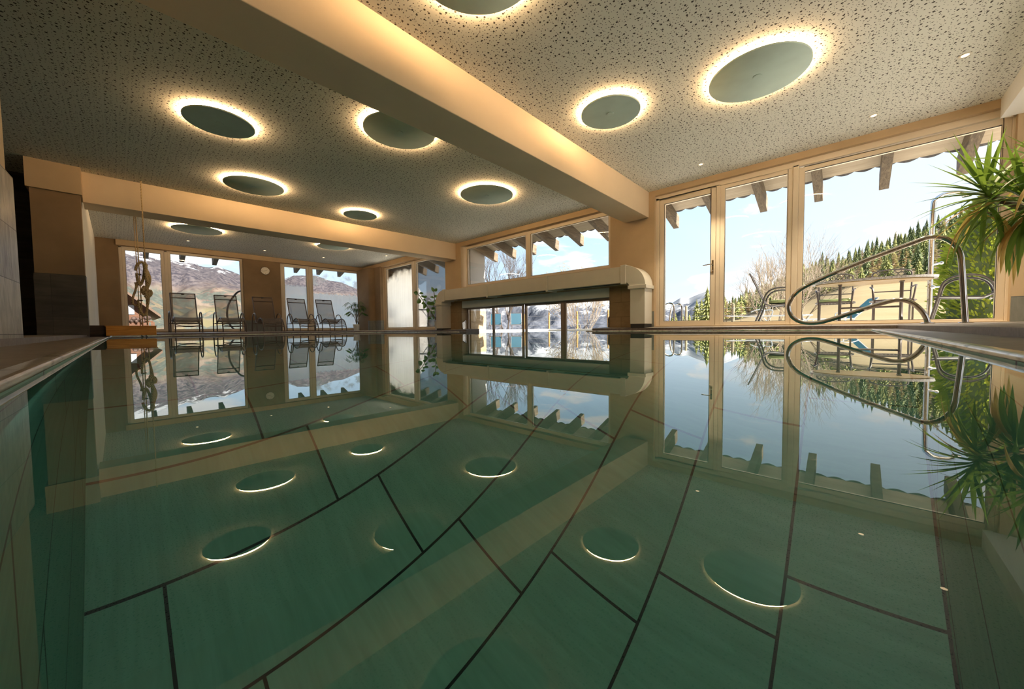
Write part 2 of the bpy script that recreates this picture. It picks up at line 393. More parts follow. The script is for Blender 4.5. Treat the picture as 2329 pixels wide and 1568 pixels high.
MT['table_under']=simple('pale_board',(.20,.135,.055),.6,0,.3,.08,6)
MT['alu_white']=simple('white_tube',(0.3247,0.3247,0.3247),.35,.2,.5,.03)
MT['grey_sling']=simple('grey_sling',(0.1980,0.2102,0.2376),.6,0,.3,.08,30)
MT['turquoise']=simple('turquoise_sling',(0.0252,0.1584,0.1800),.6,0,.3,.12,30)#(0.0238,0.1663,0.1901),.6,0,.3,.12,30)
MT['blue_sling']=simple('petrol_blue_sling',(0.0072,0.0446,0.0706),.6,0,.3,.12,30)
MT['post_wood']=simple('orange_fence_post',(0.2376,0.1440,0.0540),.8,0,.2,.15,9)
MT['post_pale']=simple('pale_fence_post',(0.2592,0.2160,0.1440),.8,0,.2,.15,9)
MT['terrace']=simple('terrace_slabs',(.80,.75,.67),.8,0,.2,.12,2,.1,True)
MT['roof_tile']=simple('roof_tile',(.05,.045,.045),.7,0,.3,.2,5)
MT['flower']=simple('balcony_flowers',(.035,.022,.018),.8,0,.2,.5,7)
MT['plexi']=None
def ground_mat():
    m,nt,out=newmat('spring_meadow'); co_=coords(nt); f=noise_fac(nt,co_,.05,5,.6); g=noise_fac(nt,scaled(nt,co_,(1,1,3)),1.6,5,.7)
    c=ramp(nt,mth(nt,'ADD',mth(nt,'MULTIPLY',f,.5),mth(nt,'MULTIPLY',g,.5)),[(.3,(.155,.118,.060)),(.55,(.195,.152,.086)),(.75,(.225,.18,.112))])
    ln=N(nt,'VectorMath',operation='LENGTH'); Lk(nt,co_,ln.inputs[0])
    fl=ramp(nt,noise_fac(nt,co_,.08,5,.7),[(.3,(.06,.055,.025)),(.7,(.15,.11,.07))])
    c=mixc(nt,smooth(nt,ln.outputs['Value'],292,300),c,fl)
    principled(nt,out,c,.95,0,.05); return m
MT['meadow']=ground_mat()
def mountain_mat():
    m,nt,out=newmat('alpine_slope'); co_=coords(nt); sp=N(nt,'SeparateXYZ'); Lk(nt,co_,sp.inputs[0]); x,y,z=sp.outputs
    n1=noise_fac(nt,co_,.0045,6,.6); n2=noise_fac(nt,co_,.013,8,.68); n3=noise_fac(nt,scaled(nt,co_,(1,1,.35)),.045,6,.75); n4=noise_fac(nt,scaled(nt,co_,(1,1,.6)),.009,6,.62,1.0)
    hh=mth(nt,'ADD',z,mth(nt,'MULTIPLY',mth(nt,'SUBTRACT',n1,.5),240))
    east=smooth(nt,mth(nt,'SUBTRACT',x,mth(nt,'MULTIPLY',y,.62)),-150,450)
    low=ramp(nt,n2,[(.43,(0.0856,0.0756,0.0428)),(.50,(0.0941,0.0784,0.0528)),(.57,(0.0742,0.0570,0.0414))])
    mid=ramp(nt,n2,[(.43,(0.0570,0.0414,0.0357)),(.50,(0.0827,0.0627,0.0513)),(.57,(0.0970,0.0770,0.0613))])
    c=mixc(nt,smooth(nt,hh,70,200),low,mid)
    forest=mth(nt,'MULTIPLY',smooth(nt,n4,.465,.505),smooth(nt,hh,300,200))
    fcol=ramp(nt,n3,[(.36,(0.0250,0.0315,0.0288)),(.66,(0.0653,0.0711,0.0596))])
    c=mixc(nt,mth(nt,'MULTIPLY',forest,smooth(nt,n3,.34,.46)),c,fcol)
    rock=ramp(nt,n3,[(.42,(0.0214,0.0200,0.0257)),(.58,(0.0599,0.0528,0.0556))])
    c=mixc(nt,smooth(nt,hh,230,330),c,rock)
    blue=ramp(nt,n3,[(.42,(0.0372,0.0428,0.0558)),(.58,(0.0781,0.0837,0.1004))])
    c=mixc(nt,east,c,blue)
    sl=mth(nt,'SUBTRACT',490,mth(nt,'MULTIPLY',east,350))
    sn=smooth(nt,mth(nt,'SUBTRACT',mth(nt,'ADD',z,mth(nt,'MULTIPLY',mth(nt,'SUBTRACT',n2,.5),560)),sl),-10,20)
    c=mixc(nt,sn,c,(0.1882,0.1964,0.2087))
    principled(nt,out,c,.95,0,.05); return m
MT['mountain']=mountain_mat()
# ------------------------------------------------------------------ room shell
PX0,PX1,PY0,PY1=-.077,5.94,-.178,11.43      # pool water rectangle
CY0,CY1=3.42,7.88                           # swim-through channel
OX1=10.4                                    # outdoor pool far edge
# pool basin -----------------------------------------------------------------
def plane(pts,name,mat): return struct(MB().poly(pts).build(name,mat))
D=-DEPTH
plane([(PX0,PY0,D),(OX1,PY0,D),(OX1,PY1,D),(PX0,PY1,D)],'pool_floor',MT['pool_bottom'])
b=MB()
b.quad((PX0,PY0,D),(PX0,PY1,D),(PX0,PY1,0.003),(PX0,PY0,.003))
b.quad((PX1,PY0,D),(PX1,CY0,D),(PX1,CY0,.003),(PX1,PY0,.003)); b.quad((PX1,CY1,D),(PX1,PY1,D),(PX1,PY1,.003),(PX1,CY1,.003))
b.quad((OX1,CY0,D),(OX1,CY1,D),(OX1,CY1,.003),(OX1,CY0,.003))
struct(b.build('pool_wall_long',MT['pool_wall_x']))
b=MB()
b.quad((PX0,PY0,D),(PX1,PY0,D),(PX1,PY0,.003),(PX0,PY0,.003)); b.quad((PX0,PY1,D),(PX1,PY1,D),(PX1,PY1,.003),(PX0,PY1,.003))
b.quad((PX1,CY0,D),(OX1,CY0,D),(OX1,CY0,.003),(PX1,CY0,.003)); b.quad((PX1,CY1,D),(OX1,CY1,D),(OX1,CY1,.003),(PX1,CY1,.003))
struct(b.build('pool_wall_short',MT['pool_wall_y']))
wm=MB(); wm.poly([(PX0,PY0,0),(PX1,PY0,0),(PX1,CY0,0),(OX1,CY0,0),(OX1,CY1,0),(PX1,CY1,0),(PX1,PY1,0),(PX0,PY1,0)])
wo=wm.build('pool_water',MT['water']); struct(wo)
wo.data.polygons[0].flip() if wo.data.polygons[0].normal.z<0 else None
# ledge (overflow gutter), lip and step ----------------------------------------
SX0,SX1,SY0,SY1=-.30,6.17,-.40,11.65
LZ_=.0125; lw=.022
def ring_cells(xs,ys,fz,skip):
    m=MB()
    for i in range(len(xs)-1):
        for j in range(len(ys)-1):
            if skip(.5*(xs[i]+xs[i+1]),.5*(ys[j]+ys[j+1])): continue
            P=[(xs[i],ys[j]),(xs[i+1],ys[j]),(xs[i+1],ys[j+1]),(xs[i],ys[j+1])]
            m.quad(*[(x,y,fz(x,y)) for x,y in P])
    return m
inpool=lambda x,y: PX0-lw<x<PX1+lw and PY0-lw<y<PY1+lw
ch=lambda x,y: x>PX1 and CY0+.2<y<CY1-.55
LC0,LC1=CY0+.2,CY1-.55
led=ring_cells([SX0,PX0-lw,PX1+lw,SX1],[SY0,PY0-lw,LC0,LC1,PY1+lw,SY1],lambda x,y:LZ_,lambda x,y: inpool(x,y) or ch(x,y))
for yy in (LC0,LC1): led.quad((PX1,yy,-.2),(SX1,yy,-.2),(SX1,yy,LZ_),(PX1,yy,LZ_))
struct(led.build('trim_1',MT['ledge']))
lip=MB()
def lipseg(a,b_,na):   # a,b along the water line, na = outward normal
    a=Vector((*a,0));b_=Vector((*b_,0));na=Vector((*na,0)); t=(b_-a).normalized()
    prof=[(0,-.03),(0,.0),(.0015,.0012),(.0015,.0095),(.0035,.0125),(.008,.0138),(lw,.0138),(lw+.006,LZ_+.0004)]
    for k in range(len(prof)-1):
        (o0,z0),(o1,z1)=prof[k],prof[k+1]
        A=lambda p,o,z,e: p+na*o+t*e*o+Vector((0,0,z))
        lip.quad(A(a,o0,z0,-1),A(b_,o0,z0,1),A(b_,o1,z1,1),A(a,o1,z1,-1))
def lipplain(a,b_,na,e0,e1):
    a=Vector((*a,0));b_=Vector((*b_,0));na=Vector((*na,0)); t=(b_-a).normalized()
    prof=[(0,-.03),(0,.0),(.0015,.0012),(.0015,.0095),(.0035,.0125),(.008,.0138),(lw,.0138),(lw+.006,LZ_+.0004)]
    for k in range(len(prof)-1):
        (o0,z0),(o1,z1)=prof[k],prof[k+1]
        A=lambda p,o,z,e: p+na*o+t*e*o+Vector((0,0,z))
        lip.quad(A(a,o0,z0,-e0),A(b_,o0,z0,e1),A(b_,o1,z1,e1),A(a,o1,z1,-e0))
lipplain((PX0,PY0),(PX0,PY1),(-1,0),1,1); lipplain((PX0,PY0),(PX1,PY0),(0,-1),1,1); lipplain((PX0,PY1),(PX1,PY1),(0,1),1,1)
lipplain((PX1,PY0),(PX1,LC0),(1,0),1,0); lipplain((PX1,LC1),(PX1,PY1),(1,0),0,1)
struct(lip.build('trim_2',MT['lip'],smooth=True,angle=60))
xs=[-2.6,-.9,SX0,0.5,SX1,6.62]; ys=[-2.6,-1.2,SY0,LC0,LC1,SY1,12.3,YF+.12]
fx={-2.6:.055,-.9:.05,SX0:.036,.5:0,SX1:.052,6.62:.078}; fy={-2.6:.072,-1.2:.072,SY0:.042,LC0:0,LC1:0,SY1:.048,12.3:.07,YF+.12:.07}
fl=ring_cells(xs,ys,lambda x,y:max(fx[x],fy[y]),lambda x,y:(SX0<x<SX1 and SY0<y<SY1) or (x>SX1 and LC0<y<LC1))
struct(fl.build('floor',MT['deck']))
st=MB()
def stepface(a,b_): st.quad((*a,LZ_-.001),(*b_,LZ_-.001),(*b_,max(fx.get(b_[0],0),fy.get(b_[1],0))),(*a,max(fx.get(a[0],0),fy.get(a[1],0))))
for seg in (((SX0,SY0),(SX0,SY1)),((SX1,SY0),(SX1,LC0)),((SX1,LC1),(SX1,SY1)),((SX0,SY0),(.5,SY0)),((.5,SY0),(SX1,SY0)),((SX0,SY1),(.5,SY1)),((.5,SY1),(SX1,SY1))): stepface(*seg)
for yy in (LC0,LC1): st.quad((SX1,yy,-.2),(6.62,yy,-.2),(6.62,yy,.078),(SX1,yy,.052))
struct(st.build('trim_3',MT['ledge']))
# ceiling ---------------------------------------------------------------------
struct(MB().box(-2.75,6.75,-2.75,YF+.3,H,H+.12).build('ceiling',MT['ceiling']))
# window wall on the right ------------------------------------------------------
T=W+.25
wr=MB()
wr.box(W,T,12.25,YF+.3,-.1,H); wr.box(W,T,8.60,12.25,2.285,H); wr.box(W,T,8.60,12.25,-.1,.105)
wr.box(W,T,7.89,8.60,-.1,H); wr.box(W,T,3.41,7.89,2.34,H); wr.box(W,T,3.41,7.89,.84,1.215)
wr.box(W,T,2.56,3.41,-.1,H); wr.box(W,T,-1.245,2.56,2.36,H); wr.box(W,T,-1.245,2.56,-.1,.085); wr.box(W,T,-2.75,-1.245,-.1,H)
wr.box(W,T,7.89,8.6,-1.3,-.1); wr.box(W,T,2.56,3.41,-1.3,-.1)
struct(wr.build('wall_right',MT['plaster']))
# tiled cladding beside the swim-through
cl=MB(); cl.box(W-.012,W,7.885,8.40,.03,.84); cl.box(W-.012,W,2.86,3.415,.03,.84); cl.box(W-.012,W+.24,7.878,7.89,-.05,.84); cl.box(W-.012,W+.24,3.41,3.422,-.05,.84)
struct(cl.build('trim_4',MT['jamb_tile']))
# far wall with the lounger windows
wf=MB(); T2=YF+.25
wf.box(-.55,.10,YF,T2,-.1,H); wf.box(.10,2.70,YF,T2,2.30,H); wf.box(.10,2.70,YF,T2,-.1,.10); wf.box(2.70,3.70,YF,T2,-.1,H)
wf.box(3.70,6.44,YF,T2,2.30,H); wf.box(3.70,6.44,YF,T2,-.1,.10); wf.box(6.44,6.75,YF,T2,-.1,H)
struct(wf.build('wall_far',MT['plaster_shade']))
# corner column between the two glazed walls
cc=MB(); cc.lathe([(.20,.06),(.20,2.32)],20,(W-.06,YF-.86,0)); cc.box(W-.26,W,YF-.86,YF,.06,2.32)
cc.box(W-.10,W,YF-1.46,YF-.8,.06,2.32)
struct(cc.build('trim_5',MT['plaster_shade'],smooth=True))
# fascia bands running above the windows
fb=MB(); fb.box(.06,W-.0,YF-.05,YF,2.31,H-.001); fb.box(W-.05,W,8.65,YF,2.30,H-.001)
struct(fb.build('trim_6',MT['plaster']))
# left wall of the back bay, pillar with slate foot, soffit block
wl=MB(); wl.box(-.55,-.29,8.24,YF,.03,H)
struct(wl.build('wall_left',MT['plaster_white']))
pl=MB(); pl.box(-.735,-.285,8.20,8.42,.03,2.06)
struct(pl.build('trim_7',MT['plaster_shade']))
pl=MB(); pl.box(-.765,-.268,8.165,8.62,2.06,H)
struct(pl.build('trim_8',MT['plaster']))
pl=MB(); pl.box(-.745,-.277,8.175,8.43,.03,.905)
struct(pl.build('trim_9',MT['slate_y']))
pl=MB(); pl.box(-.30,-.272,8.45,YF-.02,.05,.20)
struct(pl.build('baseboard_left',MT['plaster_white']))
# near left wall: slate panels below, plaster above, running back past the camera
th=R(2.4); dx=math.tan(th)
def nearwall(x_off,y1,z0,z1,thick,name,mat):
    x1=-.376-x_off; y0=-2.6; xx=x1-(y1-y0)*dx
    m=MB(); m.hexa([(xx-thick,y0,z0),(xx,y0,z0),(x1,y1,z0),(x1-thick,y1,z0)],[(xx-thick,y0,z1),(xx,y0,z1),(x1,y1,z1),(x1-thick,y1,z1)]); return struct(m.build(name,mat))
nearwall(.022,3.56,.03,H,.25,'wall_left_near',MT['plaster'])
nearwall(0,3.58,.03,.965,.05,'trim_10',MT['slate_near'])
# dark room behind the opening
dk=MB(); dk.box(-2.75,-2.6,-2.75,9.2,0,H); dk.box(-2.75,-.5,9.05,9.2,0,H); struct(dk.build('wall_left_outer',MT['slate_y']))
wn_=MB(); wn_.box(-2.75,2.2,-2.75,-2.6,0,H); wn_.box(2.2,6.4,-2.75,-2.6,2.22,H); wn_.box(2.2,6.4,-2.75,-2.6,0,.12); wn_.box(6.4,6.75,-2.75,-2.6,0,H)
struct(wn_.build('wall_near',MT['plaster']))
# ceiling beams
def beam(name,x0,x1,yl0,yl1,yr0,yr1,z0):
    m=MB(); m.hexa([(x0,yl0,z0),(x1,yr0,z0),(x1,yr1,z0),(x0,yl1,z0)],[(x0,yl0,H),(x1,yr0,H),(x1,yr1,H),(x0,yl1,H)]); return struct(m.build(name,MT['beam'],bevel=.006))
beam('ceiling_beam',-2.6,W,2.663,3.118,2.663,3.118,2.006)
beam('ceiling_beam',-.27,W,8.36,8.83,8.10,8.57,2.006)
struct(MB().box(2.2,W,-2.6,-1.13,2.245,H).build('trim_11',MT['plaster_white']))
# skirtings
sk=MB(); sk.box(2.70,3.70,YF-.012,YF,.06,.42); sk.box(6.20,W,YF-.012,YF,.06,.42)
struct(sk.build('baseboard_far',MT['base_tile_y']))
sk=MB(); sk.box(W-.012,W,2.56,2.86,.06,.345); sk.box(W-.012,W,-1.75,-1.25,.06,.345); sk.box(W-.012,W,12.22,12.3,.06,.42); sk.box(W-.112,W,YF-1.47,YF-.86,.06,.42)
sk.lathe([(.212,.06),(.212,.42)],20,(W-.06,YF-.86,0),cap=False)
struct(sk.build('baseboard_right',MT['base_tile'],smooth=True))

# ------------------------------------------------------------------ windows
def win(name,axis,plane_,a0,a1,z0,z1,fr=.06,dep=.08,mat='frame_cream',gl='glass',inner=.02,pane_lab=None,gasket=True):
    """one glazed frame: axis 'x' = pane in plane x=plane_, spanning y a0..a1"""
    o=thing(name,None,None,(plane_,(a0+a1)/2,z0) if axis=='x' else ((a0+a1)/2,plane_,z0)); o['kind']='structure'
    L=o.location.copy()
    def bx(m,u0,u1,w0,w1,q0,q1):
        if axis=='x': m.box(q0-L.x,q1-L.x,u0-L.y,u1-L.y,w0-L.z,w1-L.z)
        else: m.box(u0-L.x,u1-L.x,q0-L.y,q1-L.y,w0-L.z,w1-L.z)
    f=MB(); q0,q1=plane_-dep/2,plane_+dep/2
    bx(f,a0,a0+fr,z0,z1,q0,q1); bx(f,a1-fr,a1,z0,z1,q0,q1); bx(f,a0+fr,a1-fr,z0,z0+fr,q0,q1); bx(f,a0+fr,a1-fr,z1-fr,z1,q0,q1)
    f.build('window_frame',MT[mat],o,bevel=.006)
    if gasket:
        g=MB(); e=.006; i0=fr
        bx(g,a0+i0,a0+i0+e,z0+i0,z1-i0,q0+.012,q0+.02); bx(g,a1-i0-e,a1-i0,z0+i0,z1-i0,q0+.012,q0+.02); bx(g,a0+i0,a1-i0,z1-i0-e,z1-i0,q0+.012,q0+.02); bx(g,a0+i0,a1-i0,z0+i0,z0+i0+e,q0+.012,q0+.02)
        g.build('gasket',MT['gasket'],o)
    p=MB(); bx(p,a0+fr-.005,a1-fr+.005,z0+fr-.005,z1-fr+.005,plane_-.004,plane_+.004); p.build('pane',MT[gl],o)
    return o
XW=W+.12
win('window_1','x',XW,-1.225,.57,.055,2.262,.06)                 # big pane by the palm
win('window_2','x',XW,.635,1.55,.072,2.287,.06)
# fixed frame posts between
pm=MB(); pm.box(XW-.05,XW+.05,.57,.635,.06,2.31); pm.box(XW-.05,XW+.05,1.55,1.605,.06,2.31); pm.box(XW-.05,XW+.05,2.505,2.565,.06,2.33); pm.box(XW-.05,XW+.05,-1.25,2.565,2.285,2.37); pm.box(XW-.05,XW+.05,1.605,2.51,2.285,2.31); pm.box(XW-.05,XW+.05,-1.25,-1.225,.06,2.3)
pm.box(XW-.06,XW+.05,-1.25,2.56,.04,.09)
struct(pm.build('trim_12',MT['frame_cream'],bevel=.005))
dr=win('door_1','x',XW,1.61,2.50,.09,2.28,.075,.085)
dl=Vector(dr.location)
# second sash of the glazed door and its handle
hm=MB(); hy,hz=1.648-dl.y,1.06-dl.z; hx=-.05
hm.tube([(hx+.008,hy,hz),(hx-.045,hy,hz)],.009,10); hm.tube(spline([(hx-.045,hy-.002,hz),(hx-.05,hy+.03,hz),(hx-.05,hy+.13,hz-.006)],5),.009,10); hm.box(hx-.002,hx+.008,hy-.014,hy+.014,hz-.14,hz+.07)
hm.sphere((hx-.004,hy,hz-.095),.012)
ho=hm.build('door_handle',MT['chrome'],dr,smooth=True)
YW=YF+.10
win('window_3','y',YW,.155,.945,.10,2.27,.062); win('window_4','y',YW,1.01,2.70,.10,2.30,.062)
win('window_5','y',YW,3.765,4.565,.10,2.275,.066,gl='glass_mistB'); win('window_6','y',YW,4.63,6.35,.10,2.295,.066,gl='glass_mistA')
pm=MB(); pm.box(.945,1.01,YW-.05,YW+.05,.10,2.30); pm.box(4.565,4.63,YW-.05,YW+.05,.1,2.3); pm.box(.10,.155,YW-.05,YW+.05,.1,2.3); pm.box(3.70,3.765,YW-.05,YW+.05,.1,2.3); pm.box(6.35,6.44,YW-.05,YW+.05,.1,2.3); pm.box(.1,2.7,YW-.05,YW+.05,2.26,2.31); pm.box(3.7,6.44,YW-.05,YW+.05,2.26,2.31)
struct(pm.build('trim_13',MT['frame_cream'],bevel=.005))
win('window_7','x',XW,10.42,12.20,.10,2.285,.06,gl='glass_mistC'); win('window_8','x',XW,8.60,10.30,.10,2.285,.06)
pm=MB(); pm.box(XW-.05,XW+.05,10.30,10.42,.1,2.285); pm.box(XW-.05,XW+.05,12.2,12.25,.1,2.285)
struct(pm.build('trim_14',MT['frame_cream'],bevel=.005))
win('fill_window_1','y',-2.68,2.2,4.3,.12,2.22,.06); win('fill_window_2','y',-2.68,4.3,6.4,.12,2.22,.06)  # unseen windows added behind the camera to let more daylight in
# clerestory above the duct
win('window_9','x',XW,5.54,7.78,1.215,2.32,.07,.07); win('window_10','x',XW,3.42,5.54,1.215,2.32,.07,.07)
# swim-through: four framed panes down into the water
PXW=W+.20
def swim(name,y0,y1,ztop,fr,z0=.005,pl=PXW): return win(name,'x',pl,y0,y1,-.25,ztop,fr,.05,'frame_alu','glass',gasket=False)
swim('window_11',6.82,7.86,.65,.04); swim('window_12',5.74,6.79,.65,.045,pl=PXW-.055); swim('window_13',4.64,5.74,.655,.05,pl=PXW-.0); swim('window_14',3.43,4.56,.64,.04,pl=PXW-.055)
pm=MB(); pm.box(PXW-.09,PXW+.03,4.56,4.64,-.25,.66); pm.box(PXW-.09,PXW+.03,3.42,7.87,.645,.70)
struct(pm.build('trim_15',MT['frame_alu'],bevel=.004))
# ------------------------------------------------------------------ ceiling lamps: disc hung a hand below the ceiling with a hidden warm ring
def lamp(x,y,rad,label):
    o=thing('ceiling_lamp',label,'lamp',(x,y,H),group='backlit ceiling discs')
    z=-.036
    m=MB(); m.lathe([(rad*.99,z-.004),(rad,z),(rad,z+.012),(rad*.97,z+.014)],64); m.build('disc',MT['disc'],o,smooth=True,angle=50)
    m=MB(); m.lathe([(.035,z-.0085),(.037,z-.007),(.037,z-.003)],24); m.lathe([(.028,z-.0095),(.03,z-.008)],20); m.build('cap',MT['disc'],o,smooth=True)
    m=MB(); m.lathe([(rad*.95,z+.0145),(rad*.95,-.004)],64,cap=False); m.build('led_ring',MT['led'],o)
    m=MB(); m.lathe([(rad*.92,z+.014),(rad*.92,0)],48); m.build('mount',MT['plaster_white'],o)
    return o
for x,y,rad,lab in [
 (1.612,1.782,.445,'large backlit ceiling disc cut off by the top edge of the photo'),
 (4.188,.689,.405,'backlit ceiling disc nearest the tall windows and the yucca, big oval at upper right'),
 (3.772,1.982,.315,'smaller backlit ceiling disc beside the lit side of the near beam'),
 (.877,5.262,.327,'leftmost backlit ceiling disc between the two beams'),
 (2.375,3.975,.41,'backlit ceiling disc partly hidden behind the lower edge of the near beam'),
 (4.511,4.741,.46,'backlit ceiling disc nearest the clerestory window over the duct'),
 (1.603,7.13,.407,'backlit ceiling disc between the beams, left one just in front of the far beam'),
 (3.47,7.398,.317,'small backlit ceiling disc just in front of the middle of the far beam'),
 (1.348,11.071,.452,'backlit ceiling disc over the loungers, left one behind the far beam'),
 (4.206,10.664,.405,'backlit ceiling disc half hidden by the far beam, above the clock side')]:
    lamp(x,y,rad,lab)
def downlight(x,y,label):
    o=thing('downlight',label,'downlight',(x,y,H),group='recessed downlights')
    MB().lathe([(.024,-.001),(.038,-.006),(.042,-.003),(.042,0)],24,cap=False).build('trim_ring',MT['pvc'],o,smooth=True)
    MB().lathe([(.002,-.002),(.025,-.002)],24,cap=False).build('lens',MT['downlight'],o)
    return o
for x,y,l in [(5.93,1.663,'tiny recessed downlight nearest the end of the near beam by the glass door'),
 (5.967,-.147,'recessed downlight above the middle of the big window'),
 (5.227,-.702,'recessed downlight nearest the corner soffit above the yucca'),
 (1.348,12.686,'recessed downlight above the pair of windows left of the clock'),
 (3.038,12.673,'recessed downlight on the ceiling above the wall clock'),
 (4.644,12.589,'recessed downlight above the narrow window right of the clock'),
 (5.948,10.939,'recessed downlight nearest the far right corner behind the far beam')]:
    downlight(x,y,l)
    li=bpy.data.lights.new('downlight_beam','SPOT'); li.energy=SPOT_E if y<5 else 14; li.color=(1,.78,.52); li.spot_size=R(95); li.spot_blend=.6; li.shadow_soft_size=.03
    lo=bpy.data.objects.new('downlight_beam',li); COL.objects.link(lo); lo.location=(x,y,H-.012)

# ------------------------------------------------------------------ ventilation duct
XF=6.15; XB=W-.013
du=thing('ventilation_duct','white plastic ventilation duct framing the swim-through window','duct',(XF,5.6,.05))
dL=Vector(du.location)
def loc(m):
    m.v=[(x-dL.x,y-dL.y,z-dL.z) for x,y,z in m.v]; return m
ZT,ZB=1.149,.862
loc(MB().box(XF,XB,3.02,8.20,ZB,ZT)).build('duct_run',MT['pvc'],du,bevel=.004)
def elbow(yc,sgn,ri,w,name):
    # bends in the Y-Z plane around (yc, ZB-ri)
    m=MB(); zc=ZB-ri; n=14; ro=ri+(ZT-ZB)
    pts=[]
    for k in range(n+1):
        a=PI/2*k/n; pts.append((math.sin(a),math.cos(a)))
    for k in range(n):
        s0,c0=pts[k];s1,c1=pts[k+1]
        def q(r,s,c,x): return (x,yc+sgn*s*r,zc+c*r)
        m.quad(q(ro,s0,c0,XF),q(ro,s1,c1,XF),q(ri,s1,c1,XF),q(ri,s0,c0,XF)); m.quad(q(ro,s0,c0,XB),q(ro,s1,c1,XB),q(ri,s1,c1,XB),q(ri,s0,c0,XB))
        m.quad(q(ro,s0,c0,XF),q(ro,s1,c1,XF),q(ro,s1,c1,XB),q(ro,s0,c0,XB)); m.quad(q(ri,s0,c0,XF),q(ri,s1,c1,XF),q(ri,s1,c1,XB),q(ri,s0,c0,XB))
    loc(m).build(name,MT['pvc'],du,smooth=True,angle=40)
ri=.075
elbow(2.945,-1,ri,0,'elbow'); elbow(8.275,1,ri,0,'elbow')
zl=ZB-ri
yR1=2.945-ri; yR0=yR1-(ZT-ZB); yL0=8.275+ri; yL1=yL0+(ZT-ZB)
loc(MB().box(XF+.012,XB,yR0+.012,yR1-.012,.125,zl)).build('leg',MT['pvc'],du,bevel=.004); loc(MB().box(XF+.012,XB,yL0+.012,yL1-.012,.10,zl)).build('leg',MT['pvc'],du,bevel=.004)
def collar(y0,y1,z0,z1,x0=XF-.016): loc(MB().box(x0,XB,y0,y1,z0,z1)).build('collar',MT['pvc'],du,bevel=.005)
for yc in (6.50,4.68): collar(yc-.025,yc+.025,ZB-.03,ZT+.012)
collar(2.93,3.03,ZB-.025,ZT+.025); collar(8.19,8.29,ZB-.025,ZT+.02)
collar(yR0-.022,yR1+.022,zl-.05,zl+.012); collar(yL0-.022,yL1+.022,zl-.05,zl+.012)
loc(MB().box(XF+.02,XB,yR0+.02,yR1-.02,.05,.125)).build('foot',MT['dark_slot'],du); loc(MB().box(XF+.02,XB,yL0+.02,yL1-.02,.05,.10)).build('foot',MT['dark_slot'],du)
for y0,y1 in ((6.56,8.1),(4.75,6.42),(3.1,4.6)): loc(MB().box(XF+.10,XF+.20,y0,y1-.25,ZB-.003,ZB+.004)).build('air_slot',MT['dark_slot'],du)
# roller shutter box
o=tag(MB().box(6.49,6.62,3.43,7.885,.655,.838).build('shutter_box',MT['teal_white'],bevel=.006),'pale shutter box under the duct along the top of the swim-through panes','shutter box')
# hexagonal chrome fittings in the jambs
def hexfit(y,sg,label):
    o=thing('jamb_fitting',label,'wall fitting',(W+.055,y,.17))
    hw,hh=.055,.135; pts=[(-hw,-.075),(-hw,.075),(-.01,hh),(hw,hh-.02),(hw,-hh+.02),(-.01,-hh)]
    pts=[(-hw,-.085),(-hw,.085),(hw*.6,hh),(hw,hh),(hw,-hh),(hw*.6,-hh)]
    m=MB(); n=len(pts)
    for k in range(n):
        a=Vector((pts[k][0],0,pts[k][1]));b=Vector((pts[(k+1)%n][0],0,pts[(k+1)%n][1])); m.tube([a+Vector((0,sg*.02,0)),b+Vector((0,sg*.02,0))],.011,8)
    m.build('rim',MT['chrome'],o,smooth=True)
    m=MB(); m.poly([(x,sg*.012,z) for x,z in pts]); m.poly([(x,sg*.004,z) for x,z in pts]); m.build('plate',MT['chrome'],o)
hexfit(7.872,-1,'six-sided chrome fitting on the left jamb of the swim-through, just above the water')
hexfit(3.428,1,'six-sided chrome fitting edge-on at the right jamb of the swim-through')

# ------------------------------------------------------------------ wall clock
ck=thing('wall_clock','round white wall clock on the shaded wall between the far windows','clock',(3.27,YF,2.0))
def ylathe(m,prof,n=32,cap=True):   # lathe around -Y axis
    t=MB(); t.lathe(prof,n,cap=cap); i=len(m.v); m.v+=[(x,-z,y) for x,y,z in t.v]; m.f+=[tuple(a+i for a in f) for f in t.f]; return m
ylathe(MB(),[(.125,0),(.128,.03),(.120,.038),(.115,.034),(.115,.02)],40,cap=False).build('case',MT['chrome'],ck,smooth=True)
ylathe(MB(),[(.114,.02),(.114,.031)],40).build('dial',MT['clock_face'],ck)
for k in range(12):
    m=MB(); a=2*PI*k/12; c,s=math.cos(a),math.sin(a); r0=.088 if k%3 else .08; m.bar((r0*s,-.032,r0*c),(.102*s,-.032,.102*c),.006,.002,(0,1,0)); m.build('hour_mark',MT['iron'],ck)
m=MB(); m.bar((-.01,-.034,-.005),(-.068,-.034,-.022),.007,.002,(0,1,0)); m.build('hour_hand',MT['black'],ck)
m=MB(); m.bar((-.012,-.036,-.008),(.066,-.036,.034),.005,.002,(0,1,0)); m.build('minute_hand',MT['black'],ck)

